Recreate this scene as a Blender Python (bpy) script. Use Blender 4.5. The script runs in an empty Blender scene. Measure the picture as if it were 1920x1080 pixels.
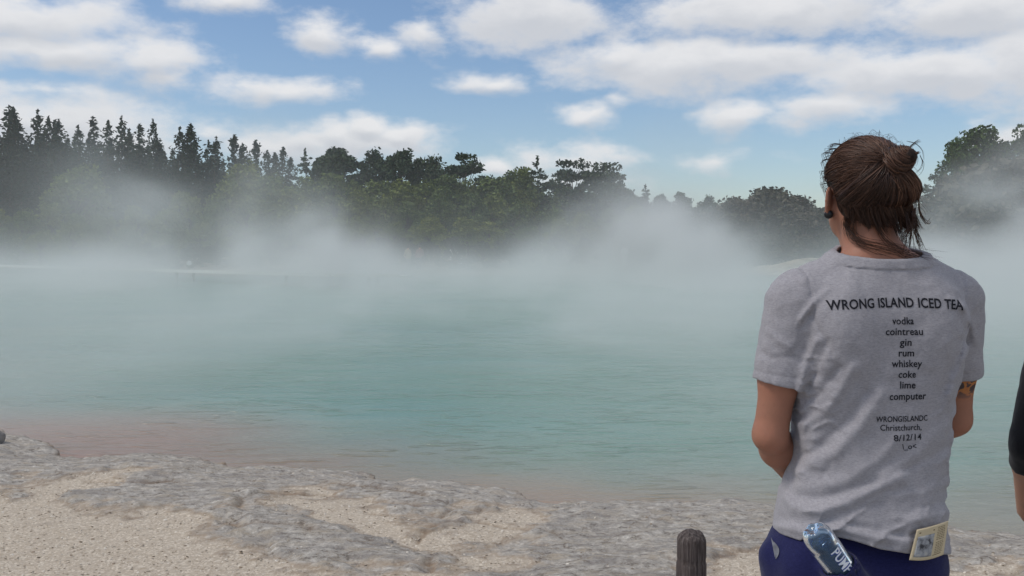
import bpy, math, numpy as np
from mathutils import Vector, Matrix
from mathutils.bvhtree import BVHTree

SC = bpy.context.scene
COL = SC.collection
R = math.radians

# ------------------------------------------------------------------ camera
EYE = 1.55; FPX = 1750.0; HOR = 460.0
PITCH = math.atan((540 - HOR) / FPX)
cam = bpy.data.objects.new('camera', bpy.data.cameras.new('camera')); COL.objects.link(cam)
cam.location = (0, 0, EYE); cam.rotation_euler = (R(90) - PITCH, 0, 0)
cam.data.sensor_width = 36; cam.data.lens = 36 * FPX / 1920; cam.data.clip_start = .05; cam.data.clip_end = 9000
SC.camera = cam

def ray(px, py):
    u = (px - 960) / FPX; v = (540 - py) / FPX
    return np.array([u, math.cos(PITCH) + v * math.sin(PITCH), -math.sin(PITCH) + v * math.cos(PITCH)])
def at(px, py, Y):                      # point of the line of sight at depth Y
    r = ray(px, py); r = r / r[1]
    return np.array([r[0] * Y, Y, EYE + r[2] * Y])
def on(px, py, z):                      # point of the line of sight at height z
    r = ray(px, py); t = (z - EYE) / r[2]
    return np.array([r[0] * t, r[1] * t, z])

# ------------------------------------------------------------------ light
SUN = np.array([-.62, -.10, .80]); SUN /= np.linalg.norm(SUN)
SKY_STR = .10
SC.view_settings.view_transform = 'Standard'; SC.view_settings.look = 'None'
SC.view_settings.gamma = 1; SC.view_settings.exposure = .15
sl = bpy.data.lights.new('sun', 'SUN'); so = bpy.data.objects.new('sun', sl); COL.objects.link(so)
sl.energy = 1.5; sl.angle = R(14); sl.color = (1, .95, .88)
so.rotation_euler = Vector(SUN).to_track_quat('Z', 'Y').to_euler(); so.location = (0, 0, 60)

world = bpy.data.worlds.new('World'); SC.world = world; world.use_nodes = True
WT = world.node_tree; WN = WT.nodes.new; WL = WT.links.new
def wmath(op, a, b=None, c=None, clamp=False, t=None):
    t = t or WT
    n = t.nodes.new('ShaderNodeMath'); n.operation = op; n.use_clamp = clamp
    for i, v in enumerate((a, b, c)):
        if v is None: continue
        if isinstance(v, (int, float)): n.inputs[i].default_value = v
        else: t.links.new(v, n.inputs[i])
    return n.outputs[0]
def wvec(op, a, b=None, c=None, out=0, t=None):
    t = t or WT
    n = t.nodes.new('ShaderNodeVectorMath'); n.operation = op
    for i, v in enumerate((a, b, c)):
        if v is None: continue
        if isinstance(v, (tuple, list)): n.inputs[i].default_value = v
        else: t.links.new(v, n.inputs[i])
    return n.outputs[out]
def wnoise(vec, scale, detail, rough=.55, out='Fac', t=None):
    t = t or WT
    n = t.nodes.new('ShaderNodeTexNoise'); t.links.new(vec, n.inputs['Vector'])
    n.inputs['Scale'].default_value = scale; n.inputs['Detail'].default_value = detail; n.inputs['Roughness'].default_value = rough
    return n.outputs[out]
sky = WN('ShaderNodeTexSky'); sky.sky_type = 'NISHITA'; sky.sun_disc = False
sky.sun_elevation = math.asin(SUN[2]); sky.sun_rotation = math.atan2(SUN[0], SUN[1])
sky.air_density = 1.0; sky.dust_density = .6; sky.ozone_density = 2.0
tc = WN('ShaderNodeTexCoord').outputs['Generated']
sp = WN('ShaderNodeSeparateXYZ'); WL(tc, sp.inputs[0])
az = wmath('ARCTAN2', sp.outputs[0], sp.outputs[1]); el = wmath('ARCSINE', sp.outputs[2])
cb = WN('ShaderNodeCombineXYZ'); WL(az, cb.inputs[0]); WL(el, cb.inputs[1]); UV = cb.outputs[0]
st = wvec('MULTIPLY', UV, (1., 1.9, 1.))
warp = wvec('MULTIPLY', wvec('SUBTRACT', wnoise(st, 9, 3, .6, 'Color'), (.5, .5, .5)), (.085, .036, 0))
V = wvec('ADD', UV, warp)
# cumulus banks: centre (px, py), half width, half height, weight
CL = [(60, 35, 210, 55, 1), (130, 95, 240, 42, 1), (285, 122, 115, 42, 1), (310, 152, 75, 18, .7), (430, 0, 110, 34, .95),
      (615, 66, 72, 40, 1), (800, 60, 50, 42, .8), (728, 92, 46, 24, .65), (530, 167, 150, 32, .75), (918, 152, 90, 28, .85),
      (1010, 40, 200, 78, 1.1), (1430, 22, 270, 58, 1.1), (1320, 122, 320, 60, 1.1), (1160, 110, 150, 45, .9),
      (1800, 30, 190, 58, 1.1), (1740, 138, 300, 62, 1.1), (1900, 120, 120, 90, 1), (1370, 216, 76, 32, .8), (1550, 208, 150, 46, .85),
      (1092, 216, 64, 28, .75), (1155, 182, 40, 18, .5), (60, 232, 330, 66, 1), (230, 262, 160, 50, .9), (400, 250, 60, 30, .6),
      (665, 266, 165, 50, 1), (560, 284, 150, 36, .9), (690, 238, 62, 34, 1.25), (630, 250, 60, 36, 1.15), (750, 254, 58, 34, 1.1), (590, 268, 60, 30, 1.), (930, 312, 50, 32, .9), (1070, 302, 150, 38, .6), (1345, 302, 75, 20, .45),
      (1880, 250, 75, 40, .85), (90, 170, 140, 22, .45), (1060, 345, 130, 30, .5)]
def banks(vec):
    acc = None
    for px, py, rx, ry, w in CL:
        a = math.atan((px - 960) / FPX); e = math.atan((HOR - py) / FPX * math.cos(a))
        sx = FPX / rx; sy = FPX / ry
        d = wvec('LENGTH', wvec('MULTIPLY_ADD', vec, (sx, sy, 0), (-a * sx, -e * sy, 0)), out=1)
        m = wmath('MULTIPLY_ADD', d, -w, w)
        acc = m if acc is None else wmath('SMOOTH_MAX', acc, m, .25)
    return acc
M = banks(V)
MU = banks(wvec('ADD', V, (0, .012, 0)))
det = wnoise(st, 16, 7, .6)
big = wnoise(wvec('DIVIDE', tc, None), 1, 1) if False else None
# cover for the rest of the dome
zz = wmath('ADD', wmath('MAXIMUM', sp.outputs[2], 0), .18)
pl = WN('ShaderNodeCombineXYZ'); WL(wmath('DIVIDE', sp.outputs[0], zz), pl.inputs[0]); WL(wmath('DIVIDE', sp.outputs[1], zz), pl.inputs[1])
gen = wmath('MULTIPLY_ADD', wnoise(pl.outputs[0], 1.3, 5), 5.0, -2.35)
outside = wmath('MAXIMUM', wmath('MULTIPLY_ADD', wmath('ABSOLUTE', az), 6., -3.9, True), wmath('MULTIPLY_ADD', el, 8., -2.4, True))
gen = wmath('MULTIPLY_ADD', wmath('ADD', gen, 1.), outside, -1.)
M = wmath('MAXIMUM', M, gen)
dn = wmath('MULTIPLY_ADD', det, 1.9, -.95)
den = wmath('ADD', M, dn)
mr = WN('ShaderNodeMapRange'); mr.interpolation_type = 'SMOOTHSTEP'; WL(den, mr.inputs[0])
mr.inputs[1].default_value = -.20; mr.inputs[2].default_value = .70
alpha = wmath('MULTIPLY', mr.outputs[0], .96)
ms = WN('ShaderNodeMapRange'); ms.interpolation_type = 'SMOOTHSTEP'
WL(wmath('MULTIPLY_ADD', dn, .55, wmath('SUBTRACT', MU, wmath('MULTIPLY', M, .45))), ms.inputs[0]); ms.inputs[1].default_value = -.25; ms.inputs[2].default_value = .75
cc = WN('ShaderNodeMix'); cc.data_type = 'RGBA'; WL(ms.outputs[0], cc.inputs[0])
cc.inputs[6].default_value = (7.5, 7.5, 7.6, 1); cc.inputs[7].default_value = (5.4, 5.6, 6.0, 1)
tint = WN('ShaderNodeMix'); tint.data_type = 'RGBA'; tint.blend_type = 'MULTIPLY'; tint.inputs[0].default_value = 1
WL(sky.outputs[0], tint.inputs[6]); tint.inputs[7].default_value = (.95, .99, 1.05, 1)
mx = WN('ShaderNodeMix'); mx.data_type = 'RGBA'; WL(alpha, mx.inputs[0]); WL(tint.outputs[2], mx.inputs[6]); WL(cc.outputs[2], mx.inputs[7])
bg = WT.nodes['Background']; WL(mx.outputs[2], bg.inputs[0]); bg.inputs[1].default_value = SKY_STR

cy = SC.cycles
cy.use_denoising = True; cy.volume_bounces = 2; cy.volume_step_rate = 2.5; cy.volume_max_steps = 256
cy.max_bounces = 6; cy.diffuse_bounces = 2; cy.glossy_bounces = 2; cy.transmission_bounces = 5; cy.transparent_max_bounces = 8

# ------------------------------------------------------------------ small tools
def hsh(ix, iy, iz, seed):
    h = (ix.astype(np.int64) * 374761393 + iy.astype(np.int64) * 668265263 + iz.astype(np.int64) * 2147483647 + seed * 974634777) & 0xffffffff
    h = ((h ^ (h >> 13)) * 1274126177) & 0xffffffff
    h = ((h ^ (h >> 16)) * 2246822519) & 0xffffffff
    return ((h ^ (h >> 15)) & 0xffffff).astype(np.float32) / 16777215.
def vnoise(x, y, z, seed=0):
    fx, fy, fz = np.floor(x), np.floor(y), np.floor(z)
    tx, ty, tz = x - fx, y - fy, z - fz
    tx, ty, tz = [t * t * t * (t * (t * 6 - 15) + 10) for t in (tx, ty, tz)]
    o = 0
    for a in (0, 1):
        for b in (0, 1):
            for c in (0, 1):
                o = o + hsh(fx + a, fy + b, fz + c, seed) * (tx if a else 1 - tx) * (ty if b else 1 - ty) * (tz if c else 1 - tz)
    return o
def fbm(x, y, z, octv=4, seed=0, gain=.5):
    s = 0; a = 1; t = 0
    for i in range(octv):
        s = s + a * vnoise(x, y, z, seed + i * 17); t += a; a *= gain; x, y, z = x * 2.03, y * 2.03, z * 2.03
    return s / t
def sstep(a, b, x):
    t = np.clip((x - a) / (b - a), 0, 1); return t * t * (3 - 2 * t)
def seg_dist(X, Y, P, closed=False):
    d = np.full(X.shape, 1e9, np.float32); n = len(P)
    for i in range(n if closed else n - 1):
        ax, ay = P[i]; bx, by = P[(i + 1) % n]; ux, uy = bx - ax, by - ay
        t = np.clip(((X - ax) * ux + (Y - ay) * uy) / (ux * ux + uy * uy + 1e-12), 0, 1)
        d = np.minimum(d, np.hypot(X - ax - t * ux, Y - ay - t * uy))
    return d
def inside(X, Y, P):
    r = np.zeros(X.shape, bool); n = len(P)
    for i in range(n):
        ax, ay = P[i]; bx, by = P[(i + 1) % n]
        if ay == by: continue
        r ^= ((ay > Y) != (by > Y)) & (X < (bx - ax) * (Y - ay) / (by - ay) + ax)
    return r
def sdpoly(X, Y, P):                    # negative inside
    d = seg_dist(X, Y, P, True); return np.where(inside(X, Y, P), -d, d)

def tag(o, label=None, cat=None, group=None, kind=None):
    for k, v in (('label', label), ('category', cat), ('group', group), ('kind', kind)):
        if v: o[k] = v
    return o
def empty(name, loc=(0, 0, 0), rz=0):
    o = bpy.data.objects.new(name, None); COL.objects.link(o); o.location = loc; o.rotation_euler = (0, 0, rz); return o
def mesh(name, v, f, mat=None, parent=None, smooth=True, attrs=None):
    me = bpy.data.meshes.new(name)
    v = np.asarray(v, np.float32)
    if isinstance(f, np.ndarray):
        k = f.shape[1]; n = len(f)
        me.vertices.add(len(v)); me.vertices.foreach_set('co', v.ravel())
        me.loops.add(n * k); me.loops.foreach_set('vertex_index', f.astype(np.int32).ravel())
        me.polygons.add(n); me.polygons.foreach_set('loop_start', np.arange(0, n * k, k, dtype=np.int32))
        me.polygons.foreach_set('loop_total', np.full(n, k, np.int32))
        me.update(calc_edges=True); me.validate()
    else:
        me.from_pydata(v.tolist(), [], f); me.update()
    me.polygons.foreach_set('use_smooth', np.full(len(me.polygons), smooth))
    for an, av in (attrs or {}).items():
        a = me.attributes.new(an, 'FLOAT', 'POINT'); a.data.foreach_set('value', np.asarray(av, np.float32))
    o = bpy.data.objects.new(name, me); COL.objects.link(o)
    if mat: me.materials.append(mat)
    if parent: o.parent = parent
    return o
def grid_faces(nx, ny):
    i = np.arange(nx * ny).reshape(nx, ny)
    return np.stack([i[:-1, :-1], i[1:, :-1], i[1:, 1:], i[:-1, 1:]], -1).reshape(-1, 4)
class MB:                               # collects boxes and tubes for one mesh
    def __init__(s): s.v = []; s.f = []
    def add(s, v, f):
        n = len(s.v); s.v += [tuple(map(float, p)) for p in v]; s.f += [tuple(i + n for i in q) for q in f]; return s
    def box(s, c, d, rz=0):
        c = np.array(c, float); d = np.array(d, float) / 2; ca, sa = math.cos(rz), math.sin(rz); v = []
        for z in (-1, 1):
            for x, y in ((-1, -1), (1, -1), (1, 1), (-1, 1)):
                v.append((c[0] + x * d[0] * ca - y * d[1] * sa, c[1] + x * d[0] * sa + y * d[1] * ca, c[2] + z * d[2]))
        return s.add(v, [(3, 2, 1, 0), (4, 5, 6, 7), (0, 1, 5, 4), (1, 2, 6, 5), (2, 3, 7, 6), (3, 0, 4, 7)])
    def tube(s, pts, rad, n=6):
        pts = [np.array(p, float) for p in pts]; v = []; m = len(pts)
        for i, p in enumerate(pts):
            t = pts[min(i + 1, m - 1)] - pts[max(i - 1, 0)]; t /= np.linalg.norm(t) + 1e-9
            u = np.cross(t, (0, 0, 1.)) if abs(t[2]) < .9 else np.cross(t, (1., 0, 0)); u /= np.linalg.norm(u); w = np.cross(t, u)
            r = rad[i] if hasattr(rad, '__len__') else rad
            for k in range(n):
                a = 2 * math.pi * k / n; v.append(p + r * (math.cos(a) * u + math.sin(a) * w))
        f = [(i * n + k, i * n + (k + 1) % n, (i + 1) * n + (k + 1) % n, (i + 1) * n + k) for i in range(m - 1) for k in range(n)]
        f += [tuple(range(n))[::-1], tuple(range((m - 1) * n, m * n))]
        return s.add(v, f)
    def build(s, name, mat, parent=None, smooth=False): return mesh(name, s.v, s.f, mat, parent, smooth)

# ------------------------------------------------------------------ materials
class Mat:
    def __init__(s, name, rough=.8, spec=.3):
        s.m = bpy.data.materials.new(name); s.m.use_nodes = True; s.t = s.m.node_tree
        s.b = s.t.nodes['Principled BSDF']; s.b.inputs['Roughness'].default_value = rough; s.b.inputs['Specular IOR Level'].default_value = spec
        s.out = s.t.nodes['Material Output']
    def n(s, k): return s.t.nodes.new(k)
    def l(s, a, b): s.t.links.new(a, b)
    def coord(s, kind='Object', scale=(1, 1, 1)):
        c = s.n('ShaderNodeTexCoord').outputs[kind]
        return wvec('MULTIPLY', c, scale, t=s.t)
    def noise(s, vec, scale, detail=4, rough=.55, out='Fac'): return wnoise(vec, scale, detail, rough, out, t=s.t)
    def math(s, *a, **k): return wmath(*a, t=s.t, **k)
    def ramp(s, fac, stops, interp='LINEAR'):
        r = s.n('ShaderNodeValToRGB'); r.color_ramp.interpolation = interp
        while len(r.color_ramp.elements) < len(stops): r.color_ramp.elements.new(.5)
        for e, (p, c) in zip(r.color_ramp.elements, stops):
            e.position = p; e.color = (*c, 1) if len(c) == 3 else c
        s.l(fac, r.inputs[0]); return r.outputs[0]
    def mix(s, fac, a, b, mode='MIX'):
        m = s.n('ShaderNodeMix'); m.data_type = 'RGBA'; m.blend_type = mode
        for i, v in ((0, fac), (6, a), (7, b)):
            if isinstance(v, (int, float)): m.inputs[i].default_value = v
            elif isinstance(v, tuple): m.inputs[i].default_value = (*v, 1)
            else: s.l(v, m.inputs[i])
        return m.outputs[2]
    def attr(s, name):
        a = s.n('ShaderNodeAttribute'); a.attribute_name = name; return a.outputs['Fac']
    def color(s, c):
        if isinstance(c, tuple): s.b.inputs['Base Color'].default_value = (*c, 1)
        else: s.l(c, s.b.inputs['Base Color'])
        return s
    def bump(s, h, dist=.01, strength=1.):
        b = s.n('ShaderNodeBump'); b.inputs['Distance'].default_value = dist; b.inputs['Strength'].default_value = strength
        s.l(h, b.inputs['Height'])
        if s.b.inputs['Normal'].is_linked: s.l(s.b.inputs['Normal'].links[0].from_socket, b.inputs['Normal'])
        s.l(b.outputs[0], s.b.inputs['Normal']); return s
def plain(name, c, rough=.7, spec=.3, var=.15, scale=20):
    m = Mat(name, rough, spec); nz = m.noise(m.coord(), scale, 4)
    d = tuple(x * (1 - var) for x in c); e = tuple(min(1, x * (1 + var)) for x in c)
    m.color(m.ramp(nz, [(.3, d), (.7, e)])); return m.m

# ------------------------------------------------------------------ terrain
WATER = -.5
LIP = -.10
near_px = [(-900, 800), (-400, 800), (-150, 812), (-20, 818), (45, 832), (95, 846), (118, 868), (150, 874), (195, 866), (270, 865), (330, 869), (400, 873),
           (470, 884), (540, 886), (600, 890), (650, 893), (700, 899), (750, 905), (800, 912), (850, 915), (900, 924), (945, 936), (985, 949),
           (1060, 951), (1130, 948), (1190, 944), (1260, 946), (1330, 949), (1400, 953), (1450, 960), (1560, 975), (1680, 990), (1790, 1004), (1920, 1010), (2200, 1000)]
near = [tuple(on(x, y, LIP)[:2]) for x, y in near_px]
far = [(12, 10), (24, 18), (34, 32), (36, 46), (31, 58), (22, 63.5), (14, 65), (6, 66), (-2, 65), (-10, 62), (-17, 62.5), (-22, 66), (-32, 76), (-46, 88), (-60, 86), (-66, 60), (-50, 30), (-25, 14)]
POOL = near + far
def stretch(a, b, step, lo, hi, g=1.055):
    c = list(np.arange(a, b, step)); s = step
    while c[-1] < hi: s *= g; c.append(c[-1] + s)
    s = step; d = [a]
    while d[-1] > lo: s *= g; d.append(d[-1] - s)
    return np.array(d[1:][::-1] + c)
gx = stretch(-4.6, 3.2, .022, -3200, 3200); gy = stretch(3.3, 8.8, .022, -40, 4000)
GX, GY = np.meshgrid(gx, gy, indexing='ij')
sd = sdpoly(GX, GY, POOL)
nearw = 1 - sstep(10, 16, GY)
def P0(l): return [tuple(on(x, y, 0)[:2]) for x, y in l]
SAND = [P0([(-400, 960), (-100, 940), (60, 925), (120, 900), (165, 890), (150, 915), (105, 950), (190, 968), (320, 985), (350, 1005), (420, 1025), (520, 1048), (640, 1062), (800, 1110), (300, 1400), (-900, 1400)]),
        P0([(462, 956), (490, 942), (560, 934), (640, 936), (700, 952), (770, 962), (800, 985), (700, 1000), (610, 985), (560, 968), (500, 968)]),
        P0([(830, 998), (880, 984), (960, 990), (1010, 1004), (960, 1030), (880, 1050), (800, 1045), (790, 1020)]),
        P0([(1330, 1062), (1380, 1044), (1450, 1040), (1560, 1040), (1700, 1050), (1900, 1062), (2100, 1200), (1330, 1200)]),
        P0([(370, 998), (430, 990), (450, 1003), (390, 1012)]),
        P0([(850, 960), (930, 952), (1000, 968), (930, 972)])]
wx = (fbm(GX * 3, GY * 3, GX * 0, 3, 5) - .5) * .5; wy = (fbm(GX * 3, GY * 3, GX * 0, 3, 9) - .5) * .5
nearm = (GX > -9) & (GX < 6) & (GY > 2) & (GY < 10)
sand = np.full(GX.shape, 3., np.float32)
for p in SAND:
    sand[nearm] = np.minimum(sand[nearm], sdpoly((GX + wx)[nearm], (GY + wy)[nearm], p))
patch = fbm(GX * 2.1, GY * 2.9, GX * 0 + 3, 5, 31, .6)
rockm = sstep(-.16, .16, sand + (patch - .5) * .9 - .04 + (fbm(GX * 9, GY * 12, GX * 0 + 7, 4, 41, .65) - .5) * .45)
n1 = fbm(GX * 2.2, GY * 3.0, GX * 0, 5, 1, .55); n2 = fbm(GX * 9, GY * 12, GX * 0, 4, 2, .6); n3 = 1 - np.abs(fbm(GX * 4, GY * 6, GX * 0, 4, 3, .55) * 2 - 1)
zn = .02 + .010 * (n1 - .5) + .004 * (n2 - .5) + rockm * (.020 + .055 * (n1 - .5) + .010 * (n2 - .5) + .020 * (n3 - .75)) - .03 * sstep(-.12, 0, -np.abs(sand)) * sstep(0, 1, rockm)
edge = sd + (n1 - .5) * .22 + (n2 - .5) * .08
zn = zn + (LIP - .01) * np.exp(-np.clip(edge, 0, 9) / .45)
lip = np.where(edge > 0, zn, -.12 + np.clip(edge * 2.6, -.62, 0) + .05 * (n2 - .5)) - .16 * sstep(.05, -.02, edge) * 0
shelf = np.clip(edge + .2, -4, 0) * .35
zn = lip + shelf
zf = np.where(sd > 0, WATER + .12 + .03 * np.clip(sd, 0, 60) + .5 * sstep(0, 6, sd) * (vnoise(GX * .15, GY * .15, GX * 0, 8) - .3), WATER + .12 + np.clip(sd * .5, -2, 0))
zf += .1 * (fbm(GX * .5, GY * .5, GX * 0, 3, 12) - .5)
ZZ = zn * nearw + zf * (1 - nearw)
far_r = np.hypot(GX, GY - 40)
ZZ += np.where(far_r > 160, np.clip((far_r - 160) * .02, 0, 10), 0)

CR = [P0(l) for l in ([(448, 962), (458, 944), (500, 934), (560, 928), (640, 931), (700, 941), (790, 950)], [(755, 1045), (790, 1002), (835, 984), (900, 984), (985, 996), (1060, 1010)],
    [(690, 962), (760, 973), (830, 964), (900, 952)], [(1335, 1048), (1400, 1032), (1455, 1022)], [(790, 1080), (815, 1045), (860, 1030)], [(160, 905), (250, 915), (330, 910)], [(420, 990), (450, 1000), (520, 1003), (600, 1010)], [(560, 900), (640, 906), (720, 918), (800, 928)])]
crk = np.full(GX.shape, 9., np.float32)
for l in CR: crk[nearm] = np.minimum(crk[nearm], seg_dist((GX + wx * .35)[nearm], (GY + wy * .35)[nearm], l))
crack = np.exp(-(crk / .022) ** 2) * sstep(.35, .6, n1 + .1); ZZ -= .018 * crack
for hx, hy, rx, ry, hh in [(455, 960, .22, .30, .06), (590, 1000, .5, .16, .035), (760, 985, .3, .15, .03), (250, 890, .6, .25, .03)]:
    c = on(hx, hy, 0); ZZ += .55 * hh * np.exp(-((GX - c[0]) / rx) ** 2 - ((GY - c[1]) / ry) ** 2)
gm = Mat('sinter_ground', .92, .2)
co = gm.coord()
rk0 = gm.attr('rock'); rk = gm.math('ADD', rk0, gm.math('MULTIPLY_ADD', gm.noise(co, 30, 5, .75), 1.7, -.85), clamp=True)
s1 = gm.noise(co, 300, 3, .7); s2 = gm.noise(co, 46, 4, .65); s3 = gm.noise(co, 4, 4)
vo = gm.n('ShaderNodeTexVoronoi'); gm.l(co, vo.inputs['Vector']); vo.inputs['Scale'].default_value = 95
sandc = gm.ramp(s2, [(.25, (.39, .315, .235)), (.55, (.53, .45, .35)), (.8, (.66, .58, .47))])
sandc = gm.mix(gm.ramp(vo.outputs['Color'], [(.55, (0, 0, 0)), (.95, (1, 1, 1))]), sandc, (.80, .71, .58))
sandc = gm.mix(gm.ramp(s1, [(.3, (.45, .45, .45)), (.55, (0, 0, 0))]), sandc, (.30, .22, .145))
r1 = gm.noise(gm.coord(scale=(1, 1.5, 1)), 17, 3, .8); r0 = gm.noise(gm.coord(scale=(1, 2.2, 1)), 3.2, 5, .65); r2 = gm.noise(gm.coord(scale=(1, 2.6, 1)), 6.5, 6, .68); r3 = gm.noise(gm.coord(scale=(1, 1.6, 1)), 80, 4, .7)
rockc = gm.ramp(r1, [(.35, (.22, .19, .16)), (.44, (.42, .38, .33)), (.54, (.54, .495, .435)), (.62, (.66, .61, .535)), (.70, (.83, .78, .69))])
rockc = gm.mix(gm.ramp(r0, [(.38, (.75, .75, .75)), (.5, (0, 0, 0))]), rockc, (.30, .27, .245))
vw = wvec('ADD', gm.coord(scale=(1, 1.7, 1)), wvec('MULTIPLY', gm.noise(co, 6, 4, .6, 'Color'), (.30, .30, .30), t=gm.t), t=gm.t)
ve = gm.n('ShaderNodeTexVoronoi'); ve.feature = 'DISTANCE_TO_EDGE'; gm.l(vw, ve.inputs['Vector']); ve.inputs['Scale'].default_value = 3.4
fis = gm.ramp(ve.outputs['Distance'], [(.0, (.75, .75, .75)), (.035, (0, 0, 0))]); fis = gm.math('MULTIPLY', fis, gm.ramp(gm.noise(co, 1.7, 3), [(.45, (0, 0, 0)), (.6, (1, 1, 1))]))
rockc = gm.mix(fis, rockc, (.15, .105, .07))
rockc = gm.mix(gm.ramp(r2, [(.5, (0, 0, 0)), (.68, (.9, .9, .9))]), rockc, (.50, .42, .32))
rockc = gm.mix(gm.ramp(r3, [(.56, (0, 0, 0)), (.7, (.75, .75, .75))]), rockc, (.72, .67, .60))
rockc = gm.mix(gm.ramp(r3, [(.28, (.7, .7, .7)), (.4, (0, 0, 0))]), rockc, (.24, .20, .165))
nearc = gm.mix(rk, sandc, rockc)
crust = gm.ramp(rk0, [(.12, (0, 0, 0)), (.45, (.5, .5, .5)), (.85, (0, 0, 0))])
nearc = gm.mix(crust, nearc, (.25, .17, .105))
nearc = gm.mix(gm.math('MULTIPLY', gm.attr('crack'), .55), nearc, (.20, .125, .07)); wet = gm.attr('under')
nearc = gm.mix(wet, nearc, gm.ramp(s3, [(.3, (.36, .19, .09)), (.7, (.42, .27, .15))]))
farc = gm.ramp(gm.noise(co, .25, 5, .65), [(.3, (.12, .105, .08)), (.5, (.24, .20, .15)), (.7, (.33, .29, .23))])
gm.color(gm.mix(gm.attr('far'), nearc, farc))
gm.bump(gm.math('ADD', gm.math('MULTIPLY', s2, .35), gm.math('MULTIPLY', s1, .6)), .006, .7)
gm.bump(gm.math('MULTIPLY', gm.noise(gm.coord(scale=(1, 1.5, 1)), 60, 6, .75), gm.math('MULTIPLY', rk0, rk0)), .016, .9)
gm.bump(gm.math('MULTIPLY', r1, gm.math('MULTIPLY', rk0, rk0)), .015, .75)
ground = mesh('ground', np.stack([GX, GY, ZZ], -1).reshape(-1, 3), grid_faces(*GX.shape), gm.m,
              attrs={'rock': rockm.ravel(), 'crack': crack.ravel(), 'under': sstep(.06, -.06, edge).ravel(), 'far': (1 - nearw).ravel()})
tag(ground, kind='structure')

# water: milky turquoise, ochre in the shallows
qx = stretch(-7, 6, .11, -75, 50, 1.06); qy = stretch(4, 10, .09, 3.9, 95, 1.045)
QX, QY = np.meshgrid(qx, qy, indexing='ij')
wd = -sdpoly(QX, QY, POOL) + (fbm(QX * .5, QY * .8, QX * 0, 4, 21) - .5) * 1.6
leftness = sstep(1.0, -5.5, QX) * sstep(14, 6, QY)
depth = (wd - 1.1) / (3.0 + 4.6 * leftness)
wm = Mat('pool_water', .15, .3)
wc = wm.coord()
dp = wm.attr('depth')
body = wm.ramp(dp, [(0, (.33, .215, .135)), (.15, (.31, .235, .155)), (.38, (.25, .25, .18)), (.7, (.165, .275, .20)), (1, (.125, .275, .20))])
redc = wm.mix(wm.math('MULTIPLY', wm.attr('red'), wm.ramp(dp, [(.3, (1, 1, 1)), (.95, (0, 0, 0))])), body, (.40, .185, .12))
big = wm.noise(wm.coord(scale=(.25, .5, 1)), .5, 3)
wm.color(wm.mix(wm.ramp(big, [(.35, (.35, .35, .35)), (.65, (0, 0, 0))]), redc, (.09, .215, .18)))
rip = wm.noise(wm.coord(scale=(.55, 1.5, 1)), 5.5, 4, .6); rip2 = wm.noise(wm.coord(scale=(.5, 1.3, 1)), 1.3, 3, .5)
amp = wm.ramp(wm.noise(wm.coord(scale=(.3, .6, 1)), .45, 3), [(.35, (.2, .2, .2)), (.62, (1, 1, 1))])
wm.bump(wm.math('MULTIPLY', wm.math('ADD', wm.math('MULTIPLY', rip, .5), rip2), amp), .10, .8)
lick = wm.ramp(wm.noise(wm.coord(scale=(.42, 1.7, 1)), 5.2, 1.5, .5), [(.56, (0, 0, 0)), (.66, (1, 1, 1))])
lick = wm.math('MULTIPLY', lick, wm.ramp(wm.noise(wm.coord(scale=(.6, .9, 1)), .8, 3), [(.42, (0, 0, 0)), (.58, (1, 1, 1))]))
wm.bump(lick, .035, .9)
water = mesh('water', np.stack([QX, QY, QX * 0 + WATER], -1).reshape(-1, 3), grid_faces(*QX.shape), wm.m,
             attrs={'depth': np.clip(depth, 0, 1).ravel(), 'red': sstep(-1.6, -4.2, QX).ravel() * sstep(13, 8, QY).ravel()})
tag(water, kind='structure')

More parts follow.
